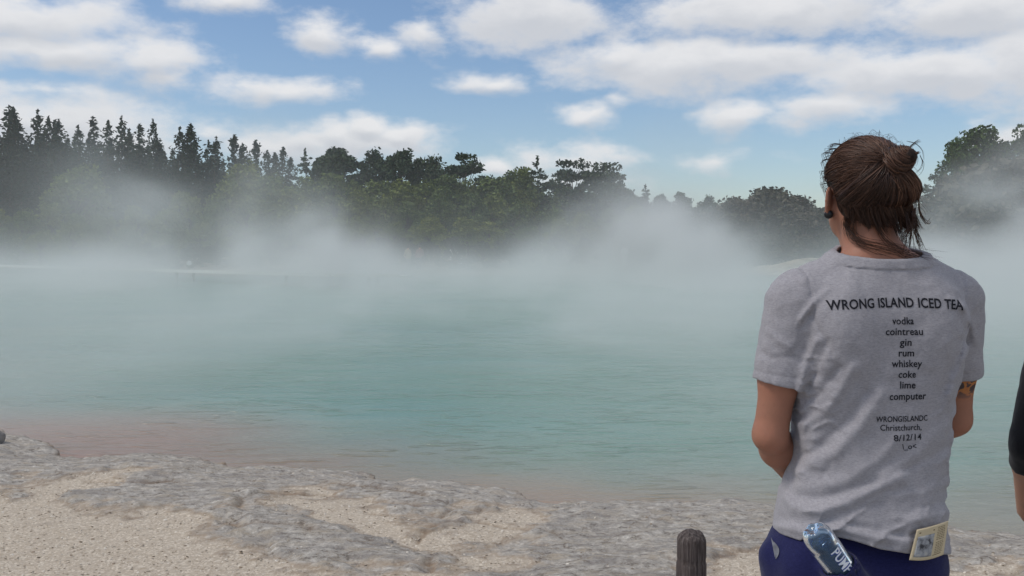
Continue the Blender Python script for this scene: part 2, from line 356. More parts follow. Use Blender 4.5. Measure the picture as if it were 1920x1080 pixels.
# ------------------------------------------------------------------ steam over the pool (a real density grid)
def build_steam():
    N = (250, 150, 34); B0 = np.array([-62., 3.4, -.7]); B1 = np.array([62., 96., 11.2])
    x, y, z = [np.linspace(B0[i], B1[i], N[i], dtype=np.float32) for i in range(3)]
    X, Y, Z = np.meshgrid(x, y, z, indexing='ij')
    H = Z - WATER
    sdp = sdpoly(*[a.astype(np.float32) for a in np.meshgrid(x, y, indexing='ij')], POOL)[:, :, None]
    over = sstep(1.5, -3, sdp)
    w1 = fbm(X * .13, Y * .10, Z * .22, 4, 40) - .5; w2 = fbm(X * .13 + 9, Y * .10, Z * .22, 4, 50) - .5
    nz = fbm((X + w1 * 8) * .20, Y * .055, (Z + w2 * 5) * .24, 5, 60, .55)
    nf = fbm((X + w1 * 4) * .55, Y * .16, (Z + w2 * 4) * .6, 4, 70, .55)
    puff = sstep(.38, .62, nz * .66 + nf * .34)
    base = (.052 + .060 * sstep(12, 42, Y)) * np.exp(-(H / (.95 + .15 * sstep(20, 60, Y))) ** 1.4) * over * (.35 + 1.1 * puff)
    D = base + .0023 * np.exp(-(np.maximum(Z, 0) / 7.5) ** 2) * sstep(12, 30, Y) * (.35 + 1.3 * sstep(.35, .65, fbm(X * .05, Y * .04, Z * .09, 3, 80)))
    D = D + .125 * np.exp(-((X - 3.) / 21) ** 2 - ((Y - 31.) / 14) ** 2) * np.exp(-(H / 1.05) ** 1.3) * (.15 + 1.3 * puff)
    # the lee side of the pool where steam drifts over the near rim
    D = D + .075 * np.exp(-((X + 5.5) / 3.2) ** 2 - ((Y - 9.) / 7) ** 2) * np.exp(-(np.maximum(Z, -.5) + .5) / 1.0) * (.3 + 1.2 * puff)
    D = D + .065 * np.exp(-((X - 4.5) / 6.5) ** 2 - ((Y - 19.) / 7) ** 2) * np.exp(-H / 1.1) * (.0 + 1.5 * puff)
    D = D + .085 * np.exp(-((X + 9.5) / 5.5) ** 2 - ((Y - 17) / 9) ** 2) * np.exp(-H / 1.3) * (.3 + 1.1 * puff)
    D = D + .085 * np.exp(-((X - .9) / 1.5) ** 2 - ((Y - 5.6) / 1.6) ** 2) * np.exp(-(np.maximum(Z, 0)) / .6) * (.3 + 1.2 * puff)
    # plumes: bearing px, depth, half width px, height m, strength, lean
    for px, Yc, hw, h, A, lean in [(330, 46, 100, 4.4, .40, .25), (225, 44, 55, 2.2, .24, .2), (420, 50, 30, 3.0, .22, .1), (90, 54, 50, .8, .10, .3), (-60, 50, 90, 1.7, .22, .2),
                                   (615, 48, 55, 3.5, .42, .15), (530, 46, 45, 1.9, .26, .2), (700, 48, 45, 2.6, .30, .15), (800, 52, 70, 1.5, .18, .2), (760, 40, 80, 1.1, .14, .2),
                                   (930, 52, 110, 1.6, .14, .25), (1060, 54, 80, 3.2, .13, .2), (1180, 52, 60, 3.6, .20, .1), (1300, 48, 75, 3.7, .50, -.05), (1235, 46, 50, 3.4, .36, .1),
                                   (1350, 46, 35, 3.0, .26, .0), (1830, 40, 65, 3.8, .40, .2), (1760, 38, 50, 2.5, .38, .2), (1920, 44, 80, 4.4, .42, .1), (1480, 40, 90, .8, .10, .1), (1120, 58, 200, 5.0, .035, .2)]:
        xc = (px - 960) / FPX * Yc + lean * (H - 1) + w1 * 3.5 * sstep(0, 4, H); hwm = hw / FPX * Yc * (.75 + .12 * H)
        g = np.exp(-((X - xc) / hwm) ** 2 - ((Y - Yc) / 6.) ** 2)
        top = np.exp(-(H / (h * (.30 + 1.35 * nz))) ** 2.6)
        D = D + .85 * A * g * top * (.16 + 1.1 * puff)
    for sl_, y0, lx, ly, k in [(-.33, 52, .040, 22, .80), (-.53, 66, .045, 26, .6), (.297, 52, .05, 18, .8), (-.13, 11.5, .22, 3.5, .5)]:    # steam thinned in wedges along sight lines from the camera, to open the view
        D = D * (1 - k * np.exp(-((X / Y - sl_) / lx) ** 2 - ((Y - y0) / ly) ** 2))
    D = D * sstep(3.4, 5.4, Y) * sstep(11.2, 8.5, Z)
    D[D < .0015] = 0
    me = bpy.data.meshes.new('steam'); me.vertices.add(D.size)
    a = me.attributes.new('dens', 'FLOAT', 'POINT'); a.data.foreach_set('value', np.ascontiguousarray(D, np.float32).ravel())
    o = bpy.data.objects.new('steam', me); COL.objects.link(o)
    ng = bpy.data.node_groups.new('steam_grid', 'GeometryNodeTree')
    ng.interface.new_socket('Geometry', in_out='INPUT', socket_type='NodeSocketGeometry'); ng.interface.new_socket('Geometry', in_out='OUTPUT', socket_type='NodeSocketGeometry')
    n = ng.nodes.new; l = ng.links.new
    gi = n('NodeGroupInput'); go = n('NodeGroupOutput'); vc = n('GeometryNodeVolumeCube')
    vc.inputs['Min'].default_value = B0; vc.inputs['Max'].default_value = B1
    for k, q in zip('XYZ', N): vc.inputs['Resolution ' + k].default_value = q
    v = wvec('SUBTRACT', n('GeometryNodeInputPosition').outputs[0], tuple(B0), t=ng)
    v = wvec('DIVIDE', v, tuple((B1 - B0) / (np.array(N) - 1)), t=ng)
    v = wvec('FLOOR', wvec('ADD', v, (.5, .5, .5), t=ng), t=ng)
    d = wvec('DOT_PRODUCT', v, (N[1] * N[2], N[2], 1), out=1, t=ng)
    na = n('GeometryNodeInputNamedAttribute'); na.data_type = 'FLOAT'; na.inputs[0].default_value = 'dens'
    si = n('GeometryNodeSampleIndex'); si.data_type = 'FLOAT'
    l(gi.outputs[0], si.inputs[0]); l(na.outputs[0], si.inputs[1]); l(d, si.inputs['Index']); l(si.outputs[0], vc.inputs['Density'])
    m = bpy.data.materials.new('steam'); m.use_nodes = True; t = m.node_tree; t.nodes.clear()
    pv = t.nodes.new('ShaderNodeVolumePrincipled'); ou = t.nodes.new('ShaderNodeOutputMaterial'); t.links.new(pv.outputs[0], ou.inputs['Volume'])
    pv.inputs['Color'].default_value = (.95, .95, .93, 1); pv.inputs['Density'].default_value = 1.
    me.materials.append(m)
    sm = n('GeometryNodeSetMaterial'); sm.inputs['Material'].default_value = m
    l(vc.outputs[0], sm.inputs[0]); l(sm.outputs[0], go.inputs[0])
    o.modifiers.new('grid', 'NODES').node_group = ng
    tag(o, 'pale grey-blue steam drifting over the hot pool', 'steam', kind='stuff')
build_steam()

# ------------------------------------------------------------------ trees
def leaf_mat(name, a, b, c):
    m = Mat(name, .75, .15)
    oi = m.n('ShaderNodeObjectInfo')
    col = m.ramp(oi.outputs['Random'], [(0, a), (.5, b), (1, c)])
    nz = m.noise(m.coord(), .9, 4, .6); n2 = m.noise(m.coord(), 6, 2)
    col = m.mix(m.ramp(nz, [(.3, (.7, .7, .7)), (.7, (0, 0, 0))]), col, tuple(x * .45 for x in b))
    col = m.mix(m.ramp(n2, [(.5, (0, 0, 0)), (.8, (.6, .6, .6))]), col, tuple(min(1, x * 1.9) for x in c))
    m.color(col); return m.m
M_PINE = leaf_mat('dark_needles', (.026, .042, .030), (.032, .052, .032), (.042, .060, .034))
M_DARK = leaf_mat('deep_green_needles', (.042, .066, .042), (.054, .080, .042), (.070, .090, .046))
M_BUSH = leaf_mat('green_leaves', (.080, .125, .052), (.125, .165, .046), (.19, .205, .042))
M_GREY = leaf_mat('grey_green_leaves', (.062, .072, .048), (.080, .080, .052), (.12, .098, .072))
M_RIGHT = leaf_mat('fresh_leaves', (.040, .066, .028), (.055, .090, .028), (.080, .125, .030))
M_BARK = plain('bark', (.085, .065, .05), .9, .1, .3, 6)
rng = np.random.default_rng(7)
def quads(C, size, asp=.55, flat=0., g=rng):
    n = len(C); a = g.normal(size=(n, 3)); a[:, 2] *= (1 - flat); a /= np.linalg.norm(a, axis=1)[:, None]
    b = g.normal(size=(n, 3)); b -= (b * a).sum(1)[:, None] * a; b /= np.linalg.norm(b, axis=1)[:, None]
    s = size * g.uniform(.6, 1.3, n)[:, None]; a = a * s; b = b * s * asp
    v = np.stack([C - a, C + b * 1.0 - a * .1, C + a, C - b], 1)
    return v.reshape(-1, 3)
def crown_mesh(name, V, mat):
    f = np.arange(len(V)).reshape(-1, 4)
    o = mesh(name, V, f, mat, None, True); me = o.data; bpy.data.objects.remove(o); return me
def limb_mesh(name, tubes):
    mb = MB()
    for p, r in tubes: mb.tube(p, r, 6)
    o = mb.build(name, M_BARK, None, True); me = o.data; bpy.data.objects.remove(o); return me
def conifer(seed, H=15., Rr=2.3, lo=.05, spacing=.5, dens=9, up=.25, size=.24, mat=None, gap=0.):
    g = np.random.default_rng(seed); C = []; tb = []
    bend = g.normal(0, .012, 2)
    def ax(z): return np.array([bend[0] * z * z / H * 2, bend[1] * z * z / H * 2, z])
    tb.append(([ax(z) for z in np.linspace(-.5, H * .99, 9)], list(np.linspace(H * .013, .012, 9))))
    z = H * lo
    while z < H * .985:
        t = z / H; rr = Rr * (1 - t) ** .72 * (.55 + .45 * min(1, t * 6)) + .12
        for k in range(g.integers(4, 7)):
            if g.random() < gap: continue
            an = g.uniform(0, 6.283); L = rr * g.uniform(.55, 1.2); d = np.array([math.cos(an), math.sin(an), 0])
            n = max(4, int(L * dens)); s = np.sqrt(g.uniform(.02, 1, n)); upk = up * (.5 + t)
            p = ax(z) + d * (s * L)[:, None] + np.array([0, 0, 1]) * (upk * L * s ** 2 - .10 * L * s)[:, None]
            p += g.normal(0, .10 + .04 * L, (n, 3)); C.append(p)
            if L > .9: tb.append(([ax(z), ax(z) + d * L * .5 + (0, 0, .02), ax(z) + d * L * .9 + (0, 0, upk * L * .7)], [.045, .03, .01]))
        z += spacing * g.uniform(.7, 1.3) * (1.1 - .45 * t)
    n = 16; zz = np.linspace(H * .96, H * 1.02, n); p = np.stack([ax(q) for q in zz]) + g.normal(0, .04, (n, 3)); C.append(p)
    C = np.concatenate(C)
    return crown_mesh('crown', quads(C, size, .5, .2, g), mat), limb_mesh('trunk', tb), H
def bushy(seed, H=8., W=3., nclump=44, per=70, size=.2, mat=None, lo=.12, flat=.72, cr=.85, layered=0.):
    g = np.random.default_rng(seed); C = []; tb = []
    lean = g.normal(0, .25, 2)
    top = np.array([lean[0], lean[1], H * .78])
    tb.append(([(0, 0, -.5), (lean[0] * .3, lean[1] * .3, H * .35), tuple(top)], [H * .024, H * .017, .03]))
    for i in range(nclump):
        t = g.uniform(0, 1) ** .75; an = g.uniform(0, 6.283)
        z = H * (lo + (1 - lo) * t) - cr * .4
        prof = math.sin(math.pi * min(1, .30 + .66 * t)) ** .7
        rr = W * prof * math.sqrt(g.uniform(.25, 1.)) * g.uniform(.75, 1.12)
        c = np.array([math.cos(an) * rr + lean[0] * t, math.sin(an) * rr + lean[1] * t, z])
        if layered: c[2] = round(c[2] / layered) * layered + g.normal(0, .12)
        R0 = cr * g.uniform(.6, 1.3)
        q = g.normal(size=(per, 3)); q /= np.linalg.norm(q, axis=1)[:, None]; q *= (R0 * g.uniform(.35, 1., per) ** .6)[:, None]; q[:, 2] *= flat
        q += g.normal(0, .06, q.shape); C.append(c + q)
        a = np.array([lean[0] * .4 * t, lean[1] * .4 * t, max(.3, z * .62)])
        tb.append(([a, (a + c) / 2 + (0, 0, .15), c], [.06, .04, .012]))
    C = np.concatenate(C)
    return crown_mesh('crown', quads(C, size, .6, .25, g), mat), limb_mesh('trunk', tb), H
KIND = {
    'pine': [conifer(11 + i, 15, 2.25 + .25 * (i % 2), .05, .5, 9, .3, .24, M_PINE, .08 + .05 * (i % 3)) for i in range(5)],
    'spire': [conifer(31 + i, 9, 1.25, .08, .34, 15, .15, .19, M_PINE, .05) for i in range(2)],
    'layer': [conifer(41 + i, 10, 2.7, .15, .95, 14, .12, .24, M_DARK, .05) for i in range(2)],
    'bush': [bushy(51 + i, 8, 3.0, 58, 95, .19, M_BUSH) for i in range(5)],
    'dark': [bushy(61 + i, 9, 2.6, 46, 85, .20, M_DARK, .15, .8, .8) for i in range(3)],
    'broad': [bushy(71 + i, 9, 3.4, 34, 120, .19, M_DARK, .45, .5, .95, 1.1) for i in range(3)],
    'scrub': [bushy(81 + i, 4, 2.6, 46, 85, .15, M_GREY, .02, .6, .65) for i in range(4)],
    'fresh': [bushy(91 + i, 10, 2.9, 56, 110, .18, M_RIGHT, .1, .7, .85) for i in range(2)],
    'airy': [bushy(97, 8, 2.6, 26, 70, .15, M_DARK, .3, .4, .7, .9)],
}
NAME = {'pine': 'pine_tree', 'spire': 'young_conifer', 'layer': 'conifer_tree', 'bush': 'bushy_tree', 'dark': 'dark_tree', 'broad': 'umbrella_pine', 'scrub': 'shrub', 'fresh': 'leafy_tree', 'airy': 'open_tree'}
def gz(x, y):
    i = int(np.clip(np.searchsorted(gx, x), 0, len(gx) - 1)); j = int(np.clip(np.searchsorted(gy, y), 0, len(gy) - 1)); return float(ZZ[i, j])
cnt = {}
def tree(kind, px, py, Y, wid=1., label=None, group=None, cat='tree'):
    """a tree whose tip stands on the bearing px, py at depth Y"""
    p = at(px, py, Y); g0 = gz(p[0], Y); h = p[2] - g0
    k = cnt.get(kind, 0); cnt[kind] = k + 1
    cm, tm, H = KIND[kind][k % len(KIND[kind])]
    s = h / H
    e = empty(NAME[kind], (p[0], Y, g0), rng.uniform(0, 6.283)); sx = wid * (s if kind in ('pine', 'spire', 'layer') else max(s, .55)); e.scale = (sx, sx, s)
    for nm, me in (('crown', cm), ('trunk', tm)):
        o = bpy.data.objects.new(nm, me); COL.objects.link(o); o.parent = e
    tag(e, label, cat, group); return e

pines = [(5, 205), (32, 206), (47, 211), (62, 211), (78, 223), (97, 229), (106, 227), (121, 241), (148, 240), (160, 254), (183, 224), (198, 231), (224, 226), (236, 246), (250, 247), (263, 236),
         (289, 229), (309, 258), (331, 243), (342, 246), (355, 237), (367, 250), (383, 266), (397, 261), (410, 271)]
named = {289: 'tall dark pine with the broadest pointed top, between two gaps of sky', 183: 'tall dark pine rising above the trees just right of the low gap in the row',
         148: 'lower pointed dark pine standing alone in the dip of the pine row', 355: 'tall slender dark pine at the right end of the high pine row', 32: 'tallest dark pine at the left end of the high pine row',
         224: 'slim spiky dark pine in the middle of the high pine row'}
for px, py in pines:
    tree('pine', px, py, rng.uniform(104, 122), .95 if px in (289, 32) else rng.uniform(1.0, 1.3),
         named.get(px, 'tall dark pine with a ragged pointed top in the high row above the left bank'), 'tall pines in the row above the left bank')
for i in range(52):                                          # the row's rear ranks
    px = -70 + i * 9.6 + rng.uniform(-6, 6); lim = np.interp(px, [-70, 60, 150, 300, 420], [225, 245, 262, 268, 300])
    tree('pine', px, lim + rng.uniform(0, 26), rng.uniform(112, 132), rng.uniform(.8, 1.1), 'dark pine of the rear rank, filling in behind the high pine row', 'dark pines behind the high row')
for px, py, lb in [(440, 257, 'tallest thin young conifer spire, right of the high pine row'), (452, 274, 'short thin conifer spire leaning on the tallest spire at its right'),
                   (478, 267, 'lone thin conifer spire with clear tiers, second from the tallest spire'), (505, 286, 'small conifer spire, left of a close pair on the ridge'),
                   (513, 290, 'small conifer spire, right of a close pair on the ridge'), (527, 280, 'thin dark conifer spire beside the close pair of small spires'), (545, 298, 'smallest blunt conifer tip between the last spire and the ridge pine')]:
    tree('spire', px, py, rng.uniform(104, 110), 1., lb, 'thin conifer spires on the ridge', 'conifer')
for kind, px, py, Y, w, lb in [
    ('layer', 575, 284, 104, .9, 'pointed grey-green conifer on the ridge left of the big dark tree'),
    ('dark', 612, 287, 102, .8, 'dark tree with a jagged left shoulder on the ridge, against a white cloud'),
    ('dark', 628, 279, 104, 1., 'big dark tree with a pointed jagged top, against the white cloud'),
    ('dark', 705, 285, 104, .8, 'dark pointed tree, left of the pair on the middle ridge'),
    ('dark', 748, 284, 104, .95, 'dark tree with a wide flat-topped crown, right of the pair on the middle ridge'),
    ('dark', 782, 300, 106, .6, 'small grey-green tip behind the flat-topped dark tree'),
    ('dark', 815, 297, 104, .8, 'dark leaning tree just left of the round umbrella pine'),
    ('broad', 870, 292, 102, 1.05, 'dark round-headed umbrella pine on the middle ridge'),
    ('bush', 945, 321, 102, .8, 'rounded tree below the gap of sky beside the umbrella pine'),
    ('layer', 1010, 297, 100, 1., 'layered grey-green conifer standing clear in the middle of the ridge'),
    ('bush', 978, 316, 102, .7, 'small rounded tree touching the left side of the layered conifer'),
    ('broad', 1075, 304, 98, 1., 'flat-topped pine with open tiers, left of the wide twin crown'),
    ('broad', 1128, 309, 98, 1.05, 'wide dark crowned pine at the right end of the ridge before it drops'),
    ('broad', 1150, 330, 96, .7, 'lower dark pine under the right side of the wide crown'),
    ('layer', 1207, 349, 98, .9, 'pale misty conifer where the ridge drops toward the right'),
    ('dark', 1235, 366, 98, .7, 'small misty tree right of the pale misty conifer'),
    ('dark', 1278, 362, 96, .8, 'misty rounded tree on the low ridge above the dense steam'),
    ('dark', 1328, 370, 92, .8, 'dark tuft-topped tree on the low ridge, left of the airy sapling'),
    ('airy', 1368, 366, 90, .45, 'thin airy sapling standing out on the low ridge'),
    ('scrub', 1395, 374, 84, 1.1, 'olive tree with a rising left side, on the low ridge left of the man'),
    ('scrub', 1438, 354, 86, 1.2, 'olive spreading tree, highest on the low ridge left of the man'),
    ('scrub', 1498, 370, 84, 1.2, 'olive round-topped tree nearest the man on the low ridge'),
    ('scrub', 1540, 388, 82, 1.1, 'olive tree partly hidden behind the head of the man'),
    ('scrub', 1610, 392, 84, 1.2, 'olive tree fully behind the head of the man'),
    ('fresh', 1840, 236, 76, .95, 'tall fresh green tree with a pointed top on the right'),
    ('fresh', 1806, 264, 75, .75, 'fresh green tree on the left shoulder of the tall right one'),
    ('fresh', 1876, 268, 78, .9, 'green tree filling the space right of the tall pointed one'),
    ('fresh', 1925, 232, 78, .8, 'dark green tree cut by the right edge of the view'),
    ('airy', 1772, 318, 73, .95, 'open branched tree with sky between its tiers, left of the right cluster'),
    ('airy', 1752, 362, 72, .8, 'low open bush at the foot of the open branched tree'),
    ('scrub', 1880, 300, 70, 1.1, 'brownish rounded bush in front of the tall right trees'),
    ('scrub', 1810, 330, 70, 1.1, 'grey-green rounded bush in the steam under the right trees'),
    ('scrub', 1930, 320, 70, 1.1, 'brownish bush at the right edge of the view, half in steam'),
    ('bush', 140, 308, 97, 1.0, 'round yellow-green tree in front of the dark pine row'),
    ('bush', 340, 362, 95, .8, 'pale green round tree under the dark pines, above the steam'),
    ('bush', 470, 306, 99, 1.0, 'broad yellow-green tree just below the thin spires'),
    ('bush', 512, 372, 90, .9, 'bright yellow-green tree, the brightest of the wooded slope'),
    ('bush', 622, 328, 96, .9, 'yellow-green round tree under the big dark jagged tree')]:
    tree(kind, px, py, Y, w, lb)
def row(kind, xs, top, jit, Y0, Y1, w, label, group, cat='tree'):
    for px in xs:
        px = px + rng.uniform(-14, 14); tree(kind, px, np.interp(px, *top) + rng.uniform(-jit, jit), rng.uniform(Y0, Y1), w * rng.uniform(.85, 1.15), label, group, cat)
row('bush', range(440, 1220, 44), ([440, 560, 700, 900, 1000, 1220], [325, 325, 335, 338, 345, 372]), 9, 95, 101, .95, 'rounded mixed-green tree in the upper belt of the wooded slope', 'upper belt of rounded trees')
row('bush', range(-60, 1220, 52), ([-60, 200, 420, 520, 900, 1220], [395, 395, 375, 362, 372, 398]), 12, 85, 92, .95, 'rounded green tree in the middle belt of the wooded slope, above the steam', 'middle belt of rounded trees')
row('bush', range(-60, 1300, 62), ([-60, 420, 700, 1300], [432, 418, 412, 425]), 10, 77, 83, .9, 'rounded green tree low on the wooded slope, half in steam', 'low belt of rounded trees')
row('dark', range(1150, 1380, 34), ([1150, 1220, 1380], [352, 372, 384]), 5, 94, 99, 1.15, 'dull green tree in the misty ridge line right of the wide crowned pine', 'misty trees of the low ridge')
for i in range(34):
    px = -70 + i * 15 + rng.uniform(-5, 5)
    tree('pine', px, np.interp(px, [-70, 100, 300, 450], [262, 275, 290, 318]) + rng.uniform(-6, 26), rng.uniform(101, 108), rng.uniform(1.0, 1.3), 'lower dark pine filling the foot of the high pine row', 'dark pines at the foot of the high row')
row('scrub', range(1180, 1960, 56), ([1180, 1330, 1960], [412, 398, 400]), 8, 76, 80, 1.1, 'olive-grey shrub crown on the bank behind the steam, left and right of the man', 'olive shrubs on the right bank', 'shrub')
row('scrub', range(1320, 1960, 60), ([1320, 1960], [436, 436]), 6, 71, 74, 1., 'olive-grey shrub low on the right bank, just above its pale rim', 'low olive shrubs on the right bank', 'shrub')
row('scrub', range(320, 1330, 48), ([320, 700, 1330], [463, 452, 452]), 6, 70.5, 74, .9, 'low grey-brown shrub on the far rim of the pool', 'low shrubs along the far rim', 'shrub')
row('scrub', range(-60, 330, 42), ([-60, 330], [446, 452]), 8, 93, 97, .9, 'dull brown shrub on the left bank beyond the boardwalk', 'brown shrubs on the left bank', 'shrub')

# ------------------------------------------------------------------ far shore
M_WOOD = plain('pale_weathered_boards', (.80, .77, .70), .8, .2, .08, 8)
M_LEG = plain('grey_timber', (.36, .33, .28), .9, .1, .2, 12)
bw = empty('boardwalk'); tag(bw, 'long low pale wooden boardwalk along the far left rim of the pool', 'boardwalk')
pa = [on(-160, 494.5, WATER + .55), on(0, 498, WATER + .55), on(240, 505, WATER + .55), on(470, 511.5, WATER + .55), on(640, 516, WATER + .55), on(760, 517, WATER + .55)]
dk = MB(); kb = MB()
for a, b in zip(pa[:-1], pa[1:]):
    L = math.hypot(*(b - a)[:2]); rz = math.atan2(b[1] - a[1], b[0] - a[0]); m = (a + b) / 2
    dk.box((m[0], m[1], m[2] - .03), (L + .05, 1.4, .06), rz)
    for s in (-.72,):
        kb.box((m[0] - math.sin(rz) * s, m[1] + math.cos(rz) * s, m[2] + .02), (L, .06, .17), rz)
    k = max(1, int(L / 7))
    for i in range(k):
        p = a + (b - a) * (i + .5) / k
        for s in (-.55, .55): MB().box((p[0] - math.sin(rz) * s, p[1] + math.cos(rz) * s, p[2] - .42), (.12, .12, .7), rz).build("pile", M_LEG, bw)
dk.build('deck', M_WOOD, bw); kb.build('kerb_board', M_WOOD, bw)
M_WHITE = plain('white_paint', (.75, .74, .70), .6, .3, .06, 10)
p = on(355, 504, WATER + .58)
mk = empty('marker_sign', (p[0], p[1], WATER + .58)); tag(mk, 'small round white marker on a short post beside the boardwalk', 'sign')
MB().tube([(0, 0, -.6), (0, 0, .3)], .03, 8).build('post', M_LEG, mk)
MB().tube([(0, -.05, .36), (0, -.01, .36)], .16, 14).build('disc', M_WHITE, mk)
p = on(855, 500, -.15)
sg = empty('notice_board', (p[0], p[1], gz(p[0], p[1]))); tag(sg, 'pale framed notice board on two legs, faint in the steam on the far shore', 'notice board')
for s in (-.42, .42): MB().box((s, 0, .55), (.08, .08, 1.2)).build('leg', M_WHITE, sg)
MB().box((0, 0, 1.16), (1.0, .12, .12)).build('top_rail', M_WHITE, sg); MB().box((0, 0, .80), (.74, .04, .52)).build('panel', M_LEG, sg)
def pale_bank():
    P = [tuple(at(x, 500, 66)[:2]) for x in range(1330, 1660, 18)]; n = len(P); ny = 22; v = []
    for i, (x, y) in enumerate(P):
        y = y + 2.2 * math.sin(i * .5) * .4
        for j in range(ny):
            t = j / (ny - 1); h = .30 + .85 * math.exp(-((i - 11) / 5.5) ** 2)
            nz = float(fbm(np.array([x * .8]), np.array([t * 4.]), np.array([i * .1]), 4, 90)[0]) - .5
            prof = math.sin(min(1, t * 1.7) * math.pi / 2) if t < .75 else 1 - (t - .75) * .6
            v.append((x, y - 1.0 + t * 3.4 - nz * .8, WATER - .15 + h * prof + nz * .55 * prof))
    m = Mat('pale_clay', .95, .1); nz = m.noise(m.coord(scale=(1, 1, 2.)), 1.6, 5, .65)
    m.color(m.ramp(nz, [(.3, (.18, .15, .11)), (.5, (.36, .30, .21)), (.7, (.52, .47, .38))])); m.bump(nz, .3)
    o = mesh('clay_bank', v, grid_faces(n, ny), m.m); tag(o, 'pale eroded clay bank at the water, left of the man', 'bank')
pale_bank()

# ------------------------------------------------------------------ near things: timber post, dark rock
def timber_post():
    Y = 3.3; c = at(1296.5, 1000, Y); zt = at(1296, 994, Y)[2]; nr, na = 90, 128; v = []; r0 = 27.5 / FPX * Y
    zs = np.concatenate([np.linspace(-.25, zt - .045, nr), zt - .045 + .045 * np.sin(np.linspace(0, math.pi / 2, 14))[1:]])
    A = np.linspace(0, 2 * math.pi, na, endpoint=False)
    for z in zs:
        t = max(0, (z - (zt - .045)) / .045); rr = r0 * (max(0, 1 - t ** 2.6)) ** .5 if t > 0 else r0
        gr = fbm(np.cos(A) * 7, np.sin(A) * 7, A * 0 + z * 1.8, 4, 3, .65)
        cut = -.0035 * math.exp(-((z - (zt - .108)) / .006) ** 2)
        rad = rr * (1 + (gr - .5) * .14 * (1 - t * .6)) + cut * (1 - t) + (.0015 if z < zt - .108 else 0)
        top = (fbm(np.cos(A) * rr * 60, np.sin(A) * rr * 60, A * 0, 3, 5) - .5) * .016 * min(1, t * 1.5)
        v += list(np.stack([rad * np.cos(A), rad * np.sin(A), z + top], -1))
    n = len(zs); f = [(i * na + k, i * na + (k + 1) % na, (i + 1) * na + (k + 1) % na, (i + 1) * na + k) for i in range(n - 1) for k in range(na)]
    f.append(tuple((n - 1) * na + k for k in range(na)))
    m = Mat('weathered_timber', .9, .15); g = m.noise(m.coord(scale=(1, 1, .07)), 110, 5, .7); g2 = m.noise(m.coord(), 14, 3)
    c1 = m.ramp(g, [(.3, (.032, .025, .023)), (.5, (.10, .082, .076)), (.72, (.24, .205, .19))])
    m.color(m.mix(m.ramp(g2, [(.4, (0, 0, 0)), (.7, (.45, .45, .45))]), c1, (.11, .085, .078))); m.bump(g, .006, .9)
    o = mesh('timber_post', v, f, m.m); o.location = (c[0], Y, 0)
    tag(o, 'short dark weathered timber post with a rounded top and a saw groove', 'post')
timber_post()
def dark_rock():
    p = on(2, 836, LIP + .05); v = []; nu, nv = 40, 24
    for i in range(nu):
        for j in range(nv):
            a = 2 * math.pi * i / nu; b = math.pi * j / (nv - 1); d = np.array([math.sin(b) * math.cos(a), math.sin(b) * math.sin(a), math.cos(b)])
            k = 1 + .5 * (float(fbm(*[np.array([q * 2.2 + 4]) for q in d], 4, 8)[0]) - .5)
            v.append(d * k * (.048, .06, .058))
    f = [(i * nv + j, i * nv + j + 1, ((i + 1) % nu) * nv + j + 1, ((i + 1) % nu) * nv + j) for i in range(nu) for j in range(nv - 1)]
    o = mesh('rock', v, f, plain('dark_rock', (.17, .155, .145), .9, .2, .4, 14)); o.location = (p[0] - .02, p[1], gz(p[0], p[1]) + .035)
    tag(o, 'small dark rock lump on the rim at the left edge of the view', 'rock')
dark_rock()
def gravel():
    g = np.random.default_rng(17); V = []; T = []; n = 0
    while n < 11000:
        k = 40000; Y = 3.5 + 4.6 * g.random(k) ** 1.5; X = (g.uniform(-30, 1930, k) - 960) / FPX * Y
        i = np.searchsorted(gx, X); j = np.searchsorted(gy, Y); ok = (i > 0) & (i < len(gx)) & (j > 0) & (j < len(gy)); X, Y, i, j = X[ok], Y[ok], i[ok], j[ok]
        m = (edge[i, j] > .12) & (g.random(len(X)) < np.where(rockm[i, j] < .45, .55, .05)); X, Y, i, j = X[m], Y[m], i[m], j[m]
        u = (X - gx[i - 1]) / (gx[i] - gx[i - 1]); v = (Y - gy[j - 1]) / (gy[j] - gy[j - 1])
        Z = (ZZ[i - 1, j - 1] * (1 - u) + ZZ[i, j - 1] * u) * (1 - v) + (ZZ[i - 1, j] * (1 - u) + ZZ[i, j] * u) * v
        q = len(X); r = .0024 + .0075 * g.random(q) ** 4; C = np.stack([X, Y, Z + r * .12], 1)
        base = np.array([(1, 0, 0), (.3, .9, 0), (-.8, .55, 0), (-.75, -.6, 0), (.35, -.95, 0), (0, 0, 1), (0, 0, -1)], float)
        B = base[None] * g.uniform(.65, 1.3, (q, 7, 1)) * np.array([1, 1, .42]) * r[:, None, None]
        a = g.uniform(0, 6.283, q); ca, sa = np.cos(a)[:, None], np.sin(a)[:, None]; tl = g.normal(0, .35, (q, 2))
        x = B[..., 0] * ca - B[..., 1] * sa; y = B[..., 0] * sa + B[..., 1] * ca; z = B[..., 2] + x * tl[:, :1] + y * tl[:, 1:]
        V.append((np.stack([x, y, z], -1) + C[:, None]).reshape(-1, 3)); T.append(np.repeat(g.random(q), 7)); n += q
    V = np.concatenate(V); m = len(V) // 7; f1 = np.array([(k, (k + 1) % 5, 5) for k in range(5)] + [((k + 1) % 5, k, 6) for k in range(5)])
    F = (np.arange(m)[:, None, None] * 7 + f1[None]).reshape(-1, 3)
    mt = Mat('sinter_chips', .85, .25); mt.color(mt.ramp(mt.attr('tone'), [(0, (.26, .20, .14)), (.3, (.42, .355, .28)), (.7, (.55, .475, .375)), (1, (.76, .70, .60))]))
    tag(mesh('gravel', V, F, mt.m, None, False, {'tone': np.concatenate(T)}), 'loose pale sinter chips scattered over the sandy hollows of the shore', 'gravel', kind='stuff')
gravel()
import bmesh
